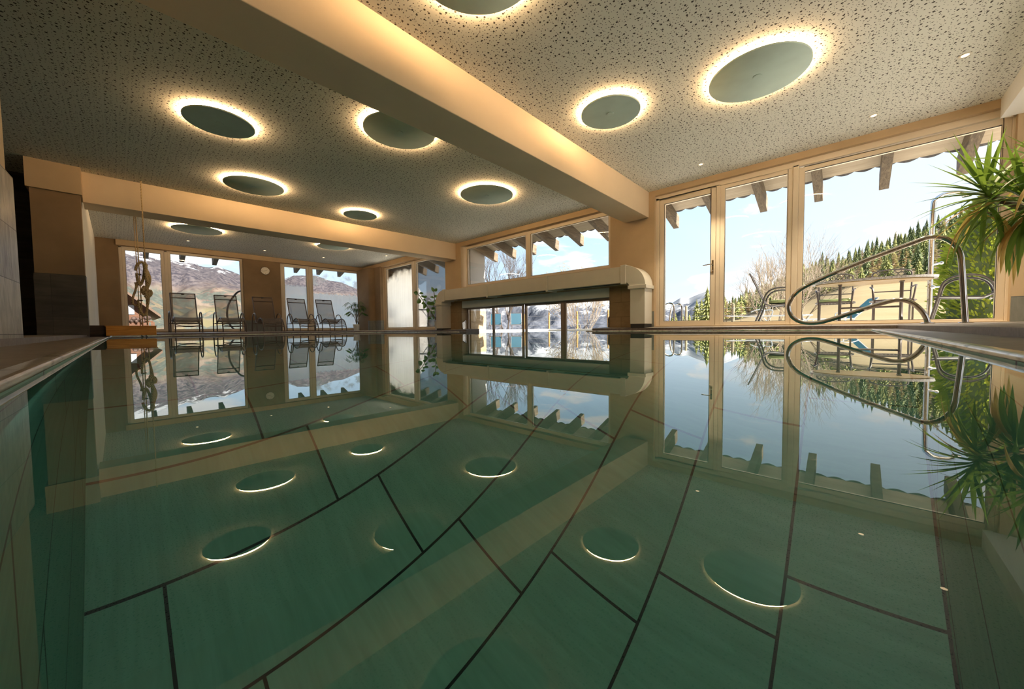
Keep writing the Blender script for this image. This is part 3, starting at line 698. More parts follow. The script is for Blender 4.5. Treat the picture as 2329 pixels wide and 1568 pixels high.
# ------------------------------------------------------------------ loungers
def make_lounger():
    o=thing('sun_lounger','x','lounger',group='brown sling loungers along the far windows')
    prof=[(0,0),(.015,.10),(.08,.235),(.20,.345),(.36,.392),(.52,.372),(.68,.31),(.80,.27),(.90,.30),(.99,.45),(1.08,.66),(1.17,.87),(1.25,1.05)]
    P=spline([(0,y,z) for y,z in prof],5)
    for sx in (-.25,.25): MB().tube([(sx,p.y,p.z) for p in P],.014,8).build('side_rail',MT['lounger_frame'],o,smooth=True)
    m=MB()
    Q=[p for p in P if p.z>.19 or p.y>.5]
    for a,b in zip(Q[:-1],Q[1:]):
        n=Vector((0,-(b-a).z,(b-a).y)).normalized()*.003
        xs=[-.24,-.12,0,.12,.24]
        for x0,x1 in zip(xs[:-1],xs[1:]): 
            sg=lambda x:(1-(x/.24)**2)*-.012
            m.quad((x0,a.y,a.z+sg(x0)),(x1,a.y,a.z+sg(x1)),(x1,b.y,b.z+sg(x1)),(x0,b.y,b.z+sg(x0)))
    m.build('sling',MT['sling'],o,smooth=True)
    for s in (-1,1):
        x=s*.305
        MB().tube(spline([(x,.50,0),(x,.52,.26),(x,.60,.46),(x,.74,.535),(x,.93,.52),(x,1.06,.40),(x,1.12,.18),(x,1.14,0)],5),.014,8).build('arm_leg',MT['lounger_frame'],o,smooth=True)
    m=MB(); m.tube([(-.25,1.25,1.05),(.25,1.25,1.05)],.013,8); m.build('top_bar',MT['lounger_frame'],o,smooth=True)
    m=MB(); m.tube([(-.25,1.19,.925),(.25,1.19,.925)],.013,8); m.build('head_bar',MT['lounger_frame'],o,smooth=True)
    m=MB(); m.tube(spline([(-.25,.065,.20),(-.1,.075,.165),(.1,.075,.165),(.25,.065,.20)],5),.010,8); m.tube([(-.25,.03,.145),(.25,.03,.145)],.008,8); m.build('front_bar',MT['lounger_frame'],o,smooth=True)
    m=MB(); m.tube([(-.31,.56,.30),(.31,.56,.30)],.010,8); m.tube([(-.31,1.10,.24),(.31,1.10,.24)],.010,8); m.tube([(-.31,.80,.245),(.31,.80,.245)],.010,8); m.build('cross_bar',MT['lounger_frame'],o,smooth=True)
    m=MB(); m.box(-.028,.028,1.232,1.262,1.015,1.048); m.build('hook',MT['black'],o)
    return o
l0=make_lounger()
LL=['brown sling lounger nearest the rope and wooden box, in front of the wide window','second brown lounger from the rope, a curved hose stand showing through its back','brown lounger in front of the shaded wall under the clock, its back opaque dark','brown lounger right of the clock wall, in front of the narrow window','brown lounger nearest the potted palm in the far corner']
for k,(x,y) in enumerate([(1.21,11.92),(2.12,11.92),(3.02,11.92),(3.935,11.92),(4.78,11.92)]):
    o=l0 if k==0 else copy_tree(l0)
    o.location=(x,y,.062); o.rotation_euler=(0,0,R(-1)); o['label']=LL[k]

# ------------------------------------------------------------------ wooden box and climbing rope
bx=thing('wooden_step_box','honey-brown wooden box at the pool edge below the hanging rope','box',(.16,8.25,.0135))
m=MB(); m.box(-.275,.275,0,.52,.012,.155); m.build('body',MT['bench_wood'],bx,bevel=.006)
m=MB(); m.box(-.285,.285,-.006,.526,.155,.166); m.build('lid',MT['bench_wood'],bx,bevel=.003)
m=MB(); m.box(-.455,-.275,.06,.50,.035,.172); m.build('shaded_end',MT['dark_wood'],bx,bevel=.004)  # rear section of the box, its shade put in as dark wood
MB().box(-.44,-.28,.1,.46,0,.036).build('foot',MT['dark_wood'],bx); MB().box(-.275,-.24,.02,.5,0,.012).build('foot',MT['dark_wood'],bx)
for x in (.105,.155): MB().tube(spline([(x,-.012,.02),(x,-.012,-.004),(x+.008,-.012,-.012),(x+.016,-.012,-.004)],4),.006,8).build('hook',MT['steel_dark'],bx,smooth=True)
rp=thing('climbing_rope','knotted hemp climbing rope hanging from thin lines above the wooden box','rope',(.32,8.3,.18))
rL=Vector(rp.location)
def rl(m): m.v=[(x-rL.x,y-rL.y,z-rL.z) for x,y,z in m.v]; return m
def rp_px(pts,y=8.22,s=4.125): return [bp(180+a/s,400+b/s,'y',y) for a,b in pts]
top=bp(320,412,'z',H-.001); 
rl(MB().tube([top,(top.x,8.235,1.2),(.335,8.26,.185)],.0085,6)).build('line',MT['rope'],rp,smooth=True)
rl(MB().tube([(.285,8.90,H),(.288,8.7,1.3),(.29,8.5,.185)],.0075,6)).build('line',MT['rope'],rp,smooth=True)
rl(MB().tube([(.262,8.90,H),(.262,8.7,1.3),(.262,8.5,.185)],.006,6)).build('line',MT['rope'],rp,smooth=True)
strands=[([(530,890),(538,850),(558,822),(590,812),(612,840),(612,900),(600,970),(578,1022),(556,1010),(545,960),(540,915)],.024,8.20),
 ([(525,1000),(535,1030),(527,1080),(508,1130),(500,1180),(515,1210),(548,1216)],.019,8.24),
 ([(553,1170),(562,1230),(580,1280),(610,1312),(630,1290),(642,1230),(652,1150),(648,1100)],.020,8.21),
 ([(612,815),(618,860),(640,910),(658,960),(652,1010),(636,1050),(630,1100),(612,1110),(600,1085),(605,1052),(622,1040)],.033,8.17),
 ([(618,1085),(640,1130),(662,1128),(676,1105),(668,1078),(656,1090),(655,1125),(640,1150),(622,1125)],.027,8.15),
 ([(628,830),(622,880),(628,940),(640,1000)],.030,8.14)]
for pts,rr,yy in strands: rl(MB().tube(spline(rp_px(pts,yy),5),rr*.74,8)).build('knot_coil',MT['rope'],rp,smooth=True)
for a,b in (((540,925),(585,928)),((545,1168),(598,1172))): rl(MB().tube(rp_px([a,b],8.22),.009,6)).build('whipping',MT['black'],rp)

# ------------------------------------------------------------------ polished handrail
hr=thing('pool_handrail','polished steel handrail loop at the pool steps, right side','handrail',(5.0,-.62,.066))
hL=Vector(hr.location)
rail=[(-.733,.066),(-.721,.238),(-.701,.543),(-.687,.67),(-.646,.767),(-.582,.825),(-.504,.842),(-.417,.813),(-.23,.742),(-.039,.666),(.16,.578),(.348,.484),(.444,.405),(.492,.31),(.496,.235),(.462,.152),(.385,.098),(.287,.085),(.182,.107),(-.048,.197),(-.231,.269),(-.317,.290),(-.396,.272),(-.464,.2),(-.503,.122),(-.515,.066)]
m=MB(); m.tube(spline([(0,y-hL.y,z-hL.z) for y,z in rail],6),.0205,16); m.build('tube',MT['chrome'],hr,smooth=True)
for y in (-.733,-.515): MB().lathe([(.048,0),(.048,.004),(.042,.008),(.023,.01)],24,(0,y-hL.y,0)).build('foot_flange',MT['chrome'],hr,smooth=True)

# ------------------------------------------------------------------ indoor plants
def place(m,L): m.v=[(x-L[0],y-L[1],z-L[2]) for x,y,z in m.v]; return m
# yucca right of the handrail
yu=thing('yucca_plant','tall yucca with spiky green and drooping dry leaves by the big window','plant',(4.95,-1.28,.07))
yL=yu.location
c1=Vector((4.9,-.80,1.12)); c2=Vector((4.78,-.97,1.02)); c3=Vector((4.62,-1.02,1.22))
t=MB(); t.tube(spline([(4.95,-1.28,.32),(4.98,-1.3,.6),(4.98,-1.2,.8),(4.95,-1.02,.95),c1],5),.03,8,rfun=lambda q:.034-.014*q); t.tube(spline([(4.95,-1.28,.32),(4.9,-1.3,.7),(4.8,-1.15,.9),c2],5),.03,8,rfun=lambda q:.032-.012*q); t.tube(spline([(4.95,-1.28,.32),(4.85,-1.36,.8),(4.7,-1.2,1.05),c3],5),.03,8,rfun=lambda q:.03-.012*q)
place(t,yL).build('trunk',MT['bark'],yu,smooth=True)
fo=MB(); dry=MB()
def crown(c,n,L0,spread,seed,axis,droop):
    rg=random.Random(seed)
    ax=Vector(axis).normalized()
    for k in range(n):
        t_=k/n; az=k*2.39996+rg.uniform(-.3,.3); tilt=.12+1.75*t_**.9*spread
        a=Vector((1,0,0)) if abs(ax.x)<.8 else Vector((0,1,0)); u=(a-ax*a.dot(ax)).normalized(); w=ax.cross(u)
        d=(ax*math.cos(tilt)+(u*math.cos(az)+w*math.sin(az))*math.sin(tilt))
        L=L0*rg.uniform(.75,1.1); bend=(.15+droop*t_**1.5)*rg.uniform(.6,1.3)
        p=c+ax*(.06-.16*t_)
        (dry if (t_>.72 and rg.random()<.35) else fo).leaf(p,d,Vector((0,0,1)),L,rg.uniform(.03,.042),bend,8,.18,lambda q:(.55+.45*math.sin(PI*min(1,q*1.25)))*(1-q**4)**1 if q<1 else 0)
crown(c1,46,.50,1.0,1,(.0,.34,.9),1.0)
crown(c2+Vector((0,0,-.02)),44,.48,1.0,2,(-.1,.15,.8),2.4)
crown(c3,36,.46,.95,5,(-.2,-.1,1),1.5)
rg=random.Random(9)
for k in range(30):
    c=(c1,c2,c2)[k%3]; a=rg.uniform(0,2*PI); d=Vector((math.cos(a)*.6,math.sin(a)*.6,-.15))
    (dry if rg.random()<.3 else fo).leaf(c+Vector((0,0,-.10-.12*rg.random())),d,Vector((0,0,1)),rg.uniform(.34,.56),rg.uniform(.03,.044),3.0,9,.2,lambda q:(.6+.4*math.sin(PI*q))*(1-q**5) if q<1 else 0)
place(fo,yL).build('foliage',MT['yucca'],yu,smooth=True); place(dry,yL).build('dry_leaf',MT['dry_leaf'],yu,smooth=True)
MB().lathe([(.11,0),(.15,.26),(.155,.28),(.145,.28),(.138,.25)],28).build('pot',MT['pot_terracotta'],yu,smooth=True); MB().lathe([(.01,.25),(.14,.25)],24,cap=False).build('soil',MT['soil'],yu)
# rubber plant behind the duct
fi=thing('rubber_plant','rubber plant with broad dark leaves behind the left end of the duct','plant',(6.35,8.80,.07)); fL=fi.location
MB().lathe([(.085,0),(.105,.20),(.11,.24),(.10,.24),(.098,.21)],24).build('pot',MT['pot_white'],fi,smooth=True); MB().lathe([(.01,.215),(.10,.215)],20,cap=False).build('soil',MT['soil'],fi)
def fpx(x,y,Y=9.0): return bp(860+x/7.841,580+y/7.841,'y',Y)
s=MB(); s.tube(spline([(6.35,8.80,.27),fpx(960,1040),fpx(880,930),fpx(810,830),fpx(730,720),fpx(690,690)],5),.011,6); s.tube(spline([(6.35,8.80,.27),fpx(1010,900),fpx(1005,760),fpx(995,650)],5),.011,6); s.tube(spline([(6.35,8.80,.27),fpx(980,1080),fpx(940,1110),fpx(900,1130)],5),.009,6)
place(s,fL).build('stem',MT['stem'],fi,smooth=True)
lf=MB(); rg=random.Random(3)
egg=lambda q: math.sin(PI*q**.85)**.75 if 0<q<1 else 0
for (x,y,ax,ay,L,w) in [(705,700,-85,-45,.15,.10),(735,690,100,-20,.15,.055),(755,790,-90,80,.19,.10),(760,735,90,15,.14,.05),(800,800,95,20,.14,.06),(815,770,60,-60,.12,.06),(830,850,-75,25,.12,.06),(840,860,-55,130,.20,.085),(880,950,10,120,.15,.075),(870,880,120,-50,.20,.09),(930,1000,60,90,.14,.07),(960,980,50,-90,.12,.06),(990,660,-40,-130,.16,.07),(1000,650,60,-75,.14,.07),(1005,760,60,-80,.12,.06),(1000,770,-150,-60,.16,.05),(1005,860,-120,30,.18,.09),(940,1110,-60,40,.13,.06),(960,1090,40,60,.14,.07),(980,1000,30,100,.12,.08),(900,1130,90,20,.14,.05),(975,940,70,60,.13,.06),(1000,800,40,80,.16,.09)]:
    a=fpx(x,y); b_=fpx(x+ax,y+ay); d=(b_-a); d.y+=rg.uniform(-.03,.03)
    lf.leaf(a,d,Vector((rg.uniform(-.3,.3),-1,rg.uniform(.0,.7))),L*.95,w*1.35,.25,7,.16,egg)
place(lf,fL).build('foliage',MT['ficus'],fi,smooth=True)
# potted palm in the corner
pa=thing('potted_palm','small feathery palm in a white pot in the far corner','plant',(5.88,13.08,.07)); pL=pa.location
MB().lathe([(.095,0),(.12,.20),(.125,.22),(.115,.22),(.11,.19)],24).build('pot',MT['pot_white'],pa,smooth=True); MB().lathe([(.01,.19),(.112,.19)],20,cap=False).build('soil',MT['soil'],pa)
st_=MB(); fr=MB(); rg=random.Random(12)
for k in range(24):
    a=k*2.4; out_=rg.uniform(.12,.40); hh=rg.uniform(.45,.92)
    P=spline([(0,0,.19),(out_*.25*math.cos(a),out_*.25*math.sin(a),.19+hh*.55),(out_*.7*math.cos(a),out_*.7*math.sin(a),.19+hh*.92),(out_*1.15*math.cos(a),out_*1.15*math.sin(a),.19+hh*.82)],6)
    st_.tube(P,.004,5)
    for q in range(7,len(P)-1):
        t_=(P[q+1]-P[q]).normalized(); sd=t_.cross(Vector((0,0,1))).normalized()
        for s_ in (-1,1): fr.leaf(P[q],(sd*s_+t_*.6),Vector((0,0,1)),.15,.016,.8,4,.1)
st_.build('stem',MT['stem'],pa,smooth=True); fr.build('foliage',MT['palm'],pa,smooth=True)
# ------------------------------------------------------------------ unseen underwater strips, added to fill the hall with light from below
def fillstrip(x,y,d,ln,e,rot):
    li=bpy.data.lights.new('fill_strip','AREA'); li.shape='RECTANGLE'; li.size=ln; li.size_y=.05; li.energy=e; li.color=(.86,.97,1.0)
    lo=bpy.data.objects.new('fill_strip',li); COL.objects.link(lo); lo.location=(x,y,-.16)
    z=-Vector(d).normalized(); xa=Vector((0,1,0)) if rot else Vector((1,0,0)); ya=z.cross(xa).normalized(); xa=ya.cross(z)
    lo.rotation_euler=Matrix((xa,ya,z)).transposed().to_euler()
for x in (1.6,4.4): fillstrip(x,PY0+.03,(0,.72,-.7),2.4,POOL_FILL_E*2,False)
for y in (2.0,5.4,8.8): fillstrip(PX0+.03,y,(.72,0,-.7),2.8,POOL_FILL_E*2,True)
for x in (1.6,4.4): fillstrip(x,PY1-.03,(0,-.5,-.86),2.4,POOL_FILL_E*2,False)
for y in (1.5,9.6): fillstrip(PX1-.03,y,(-.6,0,-.8),2.4,POOL_FILL_E*2,True)
TZ=.045
# ------------------------------------------------------------------ sky and sun
SUN=Vector((.10,-.80,.60)).normalized()
wd=bpy.data.worlds.new('sky'); SC.world=wd; wd.use_nodes=True; nt=wd.node_tree; nt.nodes.clear()
out=nt.nodes.new('ShaderNodeOutputWorld'); bg=N(nt,'Background'); Lk(nt,bg.outputs[0],out.inputs[0])
gen=N(nt,'TexCoord').outputs['Generated']; s=N(nt,'SeparateXYZ'); Lk(nt,gen,s.inputs[0])
z=mth(nt,'MAXIMUM',s.outputs[2],0.0)
base=ramp(nt,z,[(0,(.80,.89,.97)),(.10,(.62,.80,.97)),(.30,(.46,.69,.95)),(1,(.22,.45,.86))])
# whiter sky toward the sun side (right of the picture)
sunward=smooth(nt,mth(nt,'MULTIPLY',s.outputs[1],-1),-.75,.55)
base=mixc(nt,mth(nt,'MULTIPLY',sunward,.75),base,(.88,.93,.97))
den=mth(nt,'ADD',z,.22); cv=N(nt,'CombineXYZ'); Lk(nt,mth(nt,'DIVIDE',s.outputs[0],den),cv.inputs[0]); Lk(nt,mth(nt,'DIVIDE',s.outputs[1],den),cv.inputs[1]); Lk(nt,mth(nt,'MULTIPLY',z,6),cv.inputs[2])
c1_=noise_fac(nt,cv.outputs[0],1.15,7,.55,.3)
mp=scaled(nt,gen,(4.2,4.2,13)); c2_=noise_fac(nt,mp,1.0,8,.56,.25)
thr=mth(nt,'SUBTRACT',c2_,mth(nt,'MULTIPLY',smooth(nt,z,.05,.20),.115))
cl=smooth(nt,mth(nt,'ADD',thr,mth(nt,'MULTIPLY',smooth(nt,z,.10,.04),.05)),.475,.565)
wisp=mth(nt,'MULTIPLY',smooth(nt,mth(nt,'SUBTRACT',c1_,.0),.56,.74),.35)
cl=mth(nt,'MINIMUM',mth(nt,'MAXIMUM',cl,wisp),1)
col=mixc(nt,mth(nt,'MULTIPLY',cl,.92),base,(.99,.96,.94))
g_=smooth(nt,s.outputs[2],-.02,.0)
col=mixc(nt,g_,(.42,.40,.34),col)
Lk(nt,col,bg.inputs[0]); bg.inputs[1].default_value=SKY_S
sl=bpy.data.lights.new('sun','SUN'); sl.energy=SUN_E; sl.angle=R(.6); sl.color=(1,.93,.82); so=bpy.data.objects.new('sun',sl); COL.objects.link(so)
so.rotation_euler=(-SUN).to_track_quat('-Z','Y').to_euler(); so.location=(20,-60,60)

# ------------------------------------------------------------------ terrain
def interp(tab,x):
    if x<=tab[0][0]: return tab[0][1]
    for (a,b),(c,d) in zip(tab[:-1],tab[1:]):
        if x<=c: return b+(d-b)*(x-a)/(c-a)
    return tab[-1][1]
HB=[(-10,-5),(30,-5),(55,-4),(63.0,-1.2),(70.66,.35),(74.86,.54),(78.66,.77),(81.28,1.59),(85.84,2.86),(88.09,3.76),(89.98,4.37),(92.25,4.56),(95.41,4.52),(101.57,4.2),(118,4)]
HT=[(-10,-6),(30,-6),(55,-5),(63.0,-1.6),(70.66,-.2),(74.86,.1),(76.97,.7),(77.99,1.9),(80.05,3.2),(82.75,4.5),(85.77,6.3),(87.4,6.7),(89.14,7.0),(90.64,7.5),(92.07,7.8),(93.42,8.5),(94.5,8.9),(95.41,9.2),(97.11,9.8),(98.95,10.5),(101.36,11.2),(118,13)]
R0,R1,R2=11.,300.,680.
def hz(az,rr):
    e1=math.tan(R(interp(HB,az))); e2=math.tan(R(interp(HT,az)))
    if rr<=R0: return -.12
    if rr<=R1:
        t=math.log(rr/16)/math.log(R1/16) if rr>16 else 0
        t=max(0,t)**1.3
        return CAMH-.0*rr+rr*(e1*t)-.16*(1-t)
    if rr<=R2:
        t=(rr-R1)/(R2-R1); z1=CAMH+R1*e1; z2=CAMH+R2*e2; return z1+(z2-z1)*t
    z2=CAMH+R2*e2; return z2-(rr-R2)*.25
m=MB(); azs=[-8+1.0*k for k in range(127)]; rs=[9.5,11,13,16,20,26,34,46,62,84,115,155,210,255,300,380,470,570,680,820,950]
for rr in rs:
    for az in azs: p=at(az,rr); m.v.append((p.x,p.y,hz(az,rr)))
na=len(azs)
for i in range(len(rs)-1):
    for j in range(na-1): a=i*na+j; m.f.append((a,a+1,a+na+1,a+na))
struct(m.build('ground',MT['meadow'],smooth=True,angle=80))
tr=MB(); tr.box(W+.25,15.2,-12,CY0,-.3,.045); tr.box(W+.25,10.9,CY1,YF+2.8,-.3,.045); tr.box(-6,W+.25,YF+.25,YF+2.8,-.3,.045); tr.box(OX1,11.3,CY0,CY1,-.3,.035); tr.box(-4,W+.25,-13,-2.76,-.3,.045)  # terrace kept pale and widened out of view to bounce sun indoors
struct(tr.build('terrace',MT['terrace']))
# mountains ---------------------------------------------------------------------
MTAB=[(-12,10.2),(-4.4,10.08),(-1.64,9.98),(0.93,9.52),(2.45,9.05),(3.13,8.72),(3.61,8.45),(4.55,8.46),(5.25,8.15),(5.94,8.38),(6.48,8.24),(7.06,7.84),(7.9,7.77),(8.69,8.05),(9.36,7.69),(9.95,7.53),(10.77,7.17),(13.25,6.52),(15.54,6.95),(16.55,7.47),(17.79,7.54),(19.31,7.58),(20.98,7.01),(22.31,6.88),(23.49,6.38),(24.35,6.04),(27.86,5.69),(32.24,5.6),(35.15,5.2),(36.8,5.0),(40.33,4.5),(42.84,4.6),(46.95,5.2),(49.71,5.4),(53.8,5.2),(57.83,4.9),(62.27,4.6),(66.16,3.61),(70.64,3.32),(72.01,4.2),(72.91,3.97),(74.17,4.52),(75.73,5.03),(77.44,4.98),(78.71,4.38),(80.92,3.0),(84.58,1.46),(90,.5)]
m=MB(); azs=[-12+.25*k for k in range(401)]; nr=64; RA,RB=900.,3600.
for i in range(nr+8):
    t=i/(nr-1); rr=RA+(RB-RA)*t
    for az in azs:
        et=interp(MTAB,az); eb=-4.2
        tt=min(t,1); e=eb+(et-eb)*tt**.78
        p=at(az,rr); z=CAMH+rr*math.tan(R(e))
        nz=noise.fractal((p.x*.0016,p.y*.0016,.3),1,2.1,6)
        ridge=1-abs(noise.fractal((p.x*.0024+9,p.y*.0024,2.3),1,2.0,5))*1.6
        z+=math.sin(PI*min(1,tt))**.7*(nz*105+ridge*85-45)
        if t>1: z-=(t-1)*2600
        m.v.append((p.x,p.y,z))
na=len(azs)
for i in range(nr+7):
    for j in range(na-1): a=i*na+j; m.f.append((a,a+1,a+na+1,a+na))
tag(m.build('mountain_range',MT['mountain'],smooth=True,angle=80),'broad alpine mountain flank with snowy ridges far beyond the windows','mountain')

# ------------------------------------------------------------------ forest on the hill
def conifer(name,seed,mat,h=17.,rad=3.7,layers=11,skirt=.10):
    rg=random.Random(seed); o=thing(name,None,None)
    m=MB(); n=11
    for k in range(layers):
        t=k/(layers-1); z0=h*(skirt+(1-skirt)*t*.93); r=rad*(1-t)**.85*rg.uniform(.85,1.12)+.18; hh=h*.16*(1-.35*t)
        i0=len(m.v); a0=rg.uniform(0,6)
        for j in range(2*n):
            a=a0+PI*j/n; rr=r*(1 if j%2 else .55)*rg.uniform(.8,1.15); m.v.append((rr*math.cos(a),rr*math.sin(a),z0-(.28 if j%2 else -.05)*hh*rg.uniform(.6,1.3)))
        m.v.append((0,0,min(z0+hh,h*1.02)))
        for j in range(2*n): m.f.append((i0+j,i0+(j+1)%(2*n),i0+2*n))
    m.build('crown',mat,o)
    MB().lathe([(.22,-1.2),(.16,h*.3),(.06,h*.8)],6).build('trunk',MT['bark'],o)
    return o
def larch(name,seed,mat,h=15.):
    rg=random.Random(seed); o=thing(name,None,None); m=MB()
    for k in range(70):
        t=rg.random()**.8; z=h*(.18+.8*t); L=(1-t)*3.0+.5; a=rg.uniform(0,2*PI); d=Vector((math.cos(a),math.sin(a),rg.uniform(.1,.7)))
        m.leaf((0,0,z),d,(0,0,1),L,L*.45,.5,3,.3)
    m.build('crown',mat,o); MB().lathe([(.2,-1),(.13,h*.5),(.03,h)],6).build('trunk',MT['bark'],o)
    return o
protos=[conifer('conifer',1,MT['conifer']),conifer('conifer',2,MT['conifer'],19,3.3,13),conifer('conifer',3,MT['conifer_sunlit'],15,3.9,10),conifer('conifer',4,MT['conifer_sunlit'],18,3.6,12),larch('larch',5,MT['larch']),larch('larch',6,MT['larch'],13)]
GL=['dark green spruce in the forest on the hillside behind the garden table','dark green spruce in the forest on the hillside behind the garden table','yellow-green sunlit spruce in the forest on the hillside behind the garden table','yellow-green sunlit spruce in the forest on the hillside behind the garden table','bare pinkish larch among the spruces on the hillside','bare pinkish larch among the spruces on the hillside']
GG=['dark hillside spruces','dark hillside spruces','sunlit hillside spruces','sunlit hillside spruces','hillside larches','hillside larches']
used=[0]*6; rg=random.Random(21)
def plant(k,az,rr,sc=1):
    p=at(az,rr,hz(az,rr)-.3)
    if used[k]==0: o=protos[k]; used[k]=1
    else: o=copy_tree(protos[k])
    o.location=p; o.rotation_euler=(0,0,rg.uniform(0,6.28)); o.scale=(sc,sc,sc*rg.uniform(.9,1.15)); o['label']=GL[k]; o['category']='tree'; o['group']=GG[k]
spots=[]
tries=0
while len(spots)<430 and tries<40000:
    tries+=1
    rr=304+(676-304)*rg.random()**1.15; az=76.4+(103.4-76.4)*rg.random(); sc=rg.uniform(.62,1.22)
    p=at(az,rr)
    if all((p-q).length>3.95*(sc+s2) for q,s2 in spots): spots.append((p,sc)); 
cnt=[0]
for p,sc in spots:
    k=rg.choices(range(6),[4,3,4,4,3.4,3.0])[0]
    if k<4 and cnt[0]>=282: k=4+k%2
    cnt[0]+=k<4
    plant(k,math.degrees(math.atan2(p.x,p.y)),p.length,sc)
print('forest',len(spots),tries)
for az,rr,sc in [(74.0,150,.62),(74.6,165,.72),(75.3,140,.85),(75.9,170,.75),(76.3,150,.8),(73.1,180,.34),(72.2,190,.4),(71.3,190,.46),(70.9,170,.3),(78.2,150,.66),(77.6,140,.65),(79.3,160,.55)]:
    plant(2 if az<77 else 5,az,rr,sc)

# ------------------------------------------------------------------ shrubs, bare trees and hedge
def branch(m,p,d,L,r,depth,rg,spread=.55,up=.12,tips=None,seg=3,nb=(2,3)):
    pts=[p]; q=p.copy(); dd=d.normalized()
    for k in range(seg):
        dd=(dd+Vector((rg.uniform(-.16,.16),rg.uniform(-.16,.16),rg.uniform(-.08,.10)+up*.3))).normalized(); q=q+dd*L/seg; pts.append(q.copy())
    m.tube(pts,r,4 if depth<3 else 6,cap=False,rfun=lambda t:r*(1-.45*t))
    if depth==0:
        if tips is not None: tips.append(q)
        return
    for k in range(rg.choice(nb)+ (1 if depth>1 else 0)):
        a=rg.uniform(0,2*PI); s_=spread*rg.uniform(.6,1.3); u=dd.cross(Vector((0,0,1)));
        if u.length<.05: u=Vector((1,0,0))
        u.normalize(); w=dd.cross(u); nd=(dd*math.cos(s_)+(u*math.cos(a)+w*math.sin(a))*math.sin(s_)+Vector((0,0,up))).normalized()
        branch(m,pts[rg.choice((-1,-1,-2))],nd,L*rg.uniform(.62,.85),r*.6,depth-1,rg,spread,up,tips,seg,nb)
def bare_tree(name,label,cat,loc,h,stems,mat,seed,depth=4,spread=.5,buds=0,r=.035,lean=.5,up=.12,nb=(2,3)):
    o=thing(name,label,cat,loc); rg=random.Random(seed); m=MB(); tips=[]
    for k in range(stems):
        a=2*PI*k/stems+rg.uniform(-.4,.4); d=Vector((math.cos(a)*lean*rg.uniform(.3,1.2),math.sin(a)*lean*rg.uniform(.3,1.2),1))
        branch(m,Vector((math.cos(a)*.05*stems**.5,math.sin(a)*.05*stems**.5,0)),d,h*.34*rg.uniform(.85,1.15),r,depth,rg,spread,up,tips,3,nb)
    m.build('branches',MT[mat],o)
    if buds:
        b=MB()
        for t in tips[:buds]: b.sphere(t,.022,.022,.03,5,4)
        b.build('buds',MT['bud'],o)
    return o
p=at(83.05,16); bare_tree('bare_shrub','pale leafless shrub with a dense fan of twigs outside the middle glass pane','shrub',(p.x,p.y,hz(83,16)),2.55,9,'twig',4,4,.48,0,.028,.75)
p=at(85.0,19); bare_tree('bare_shrub','tall thin leafless shrub behind the mullion of the big window','shrub',(p.x,p.y,hz(85,19)),3.6,4,'twig',14,4,.4,0,.02,.5)
p=at(46.2,25); bare_tree('bare_tree','dark leafless tree behind the blue loungers, seen through the swim-through panes','tree',(p.x,p.y,-.5),5.6,3,'twig_dark',8,5,.42,0,.06,.30,.16)
p=at(58.4,23); bare_tree('budding_shrub','wide shrub covered in yellow buds behind the orange fence posts','shrub',(p.x,p.y,-.4),3.9,22,'twig',11,4,.40,1500,.016,.95,.10)
hp=at(100.4,11.2); hd=thing('thuja_hedge','sunlit yellow-green thuja behind the grey garden chair','hedge',(hp.x,hp.y,TZ)); rg=random.Random(31); m=MB()
for k in range(5200):
    t=rg.random(); z=2.7*t; rr=(.86*(1-t**2.4)+.05)*rg.uniform(.72,1.06); a=rg.uniform(0,2*PI); d=Vector((math.cos(a),math.sin(a),rg.uniform(.3,1.4)))
    m.leaf((rr*.9*math.cos(a),rr*.9*math.sin(a),z),d,Vector((math.sin(a*3),math.cos(a*5),.5)),rg.uniform(.07,.15),rg.uniform(.022,.045),.3,3,.1)
m.build('foliage',MT['thuja'],hd); MB().lathe([(.66,0),(.64,1.2),(.42,2.0),(.08,2.5)],14).build('inner_foliage',MT['conifer'],hd); MB().lathe([(.07,-.2),(.05,1)],8).build('trunk',MT['bark'],hd)

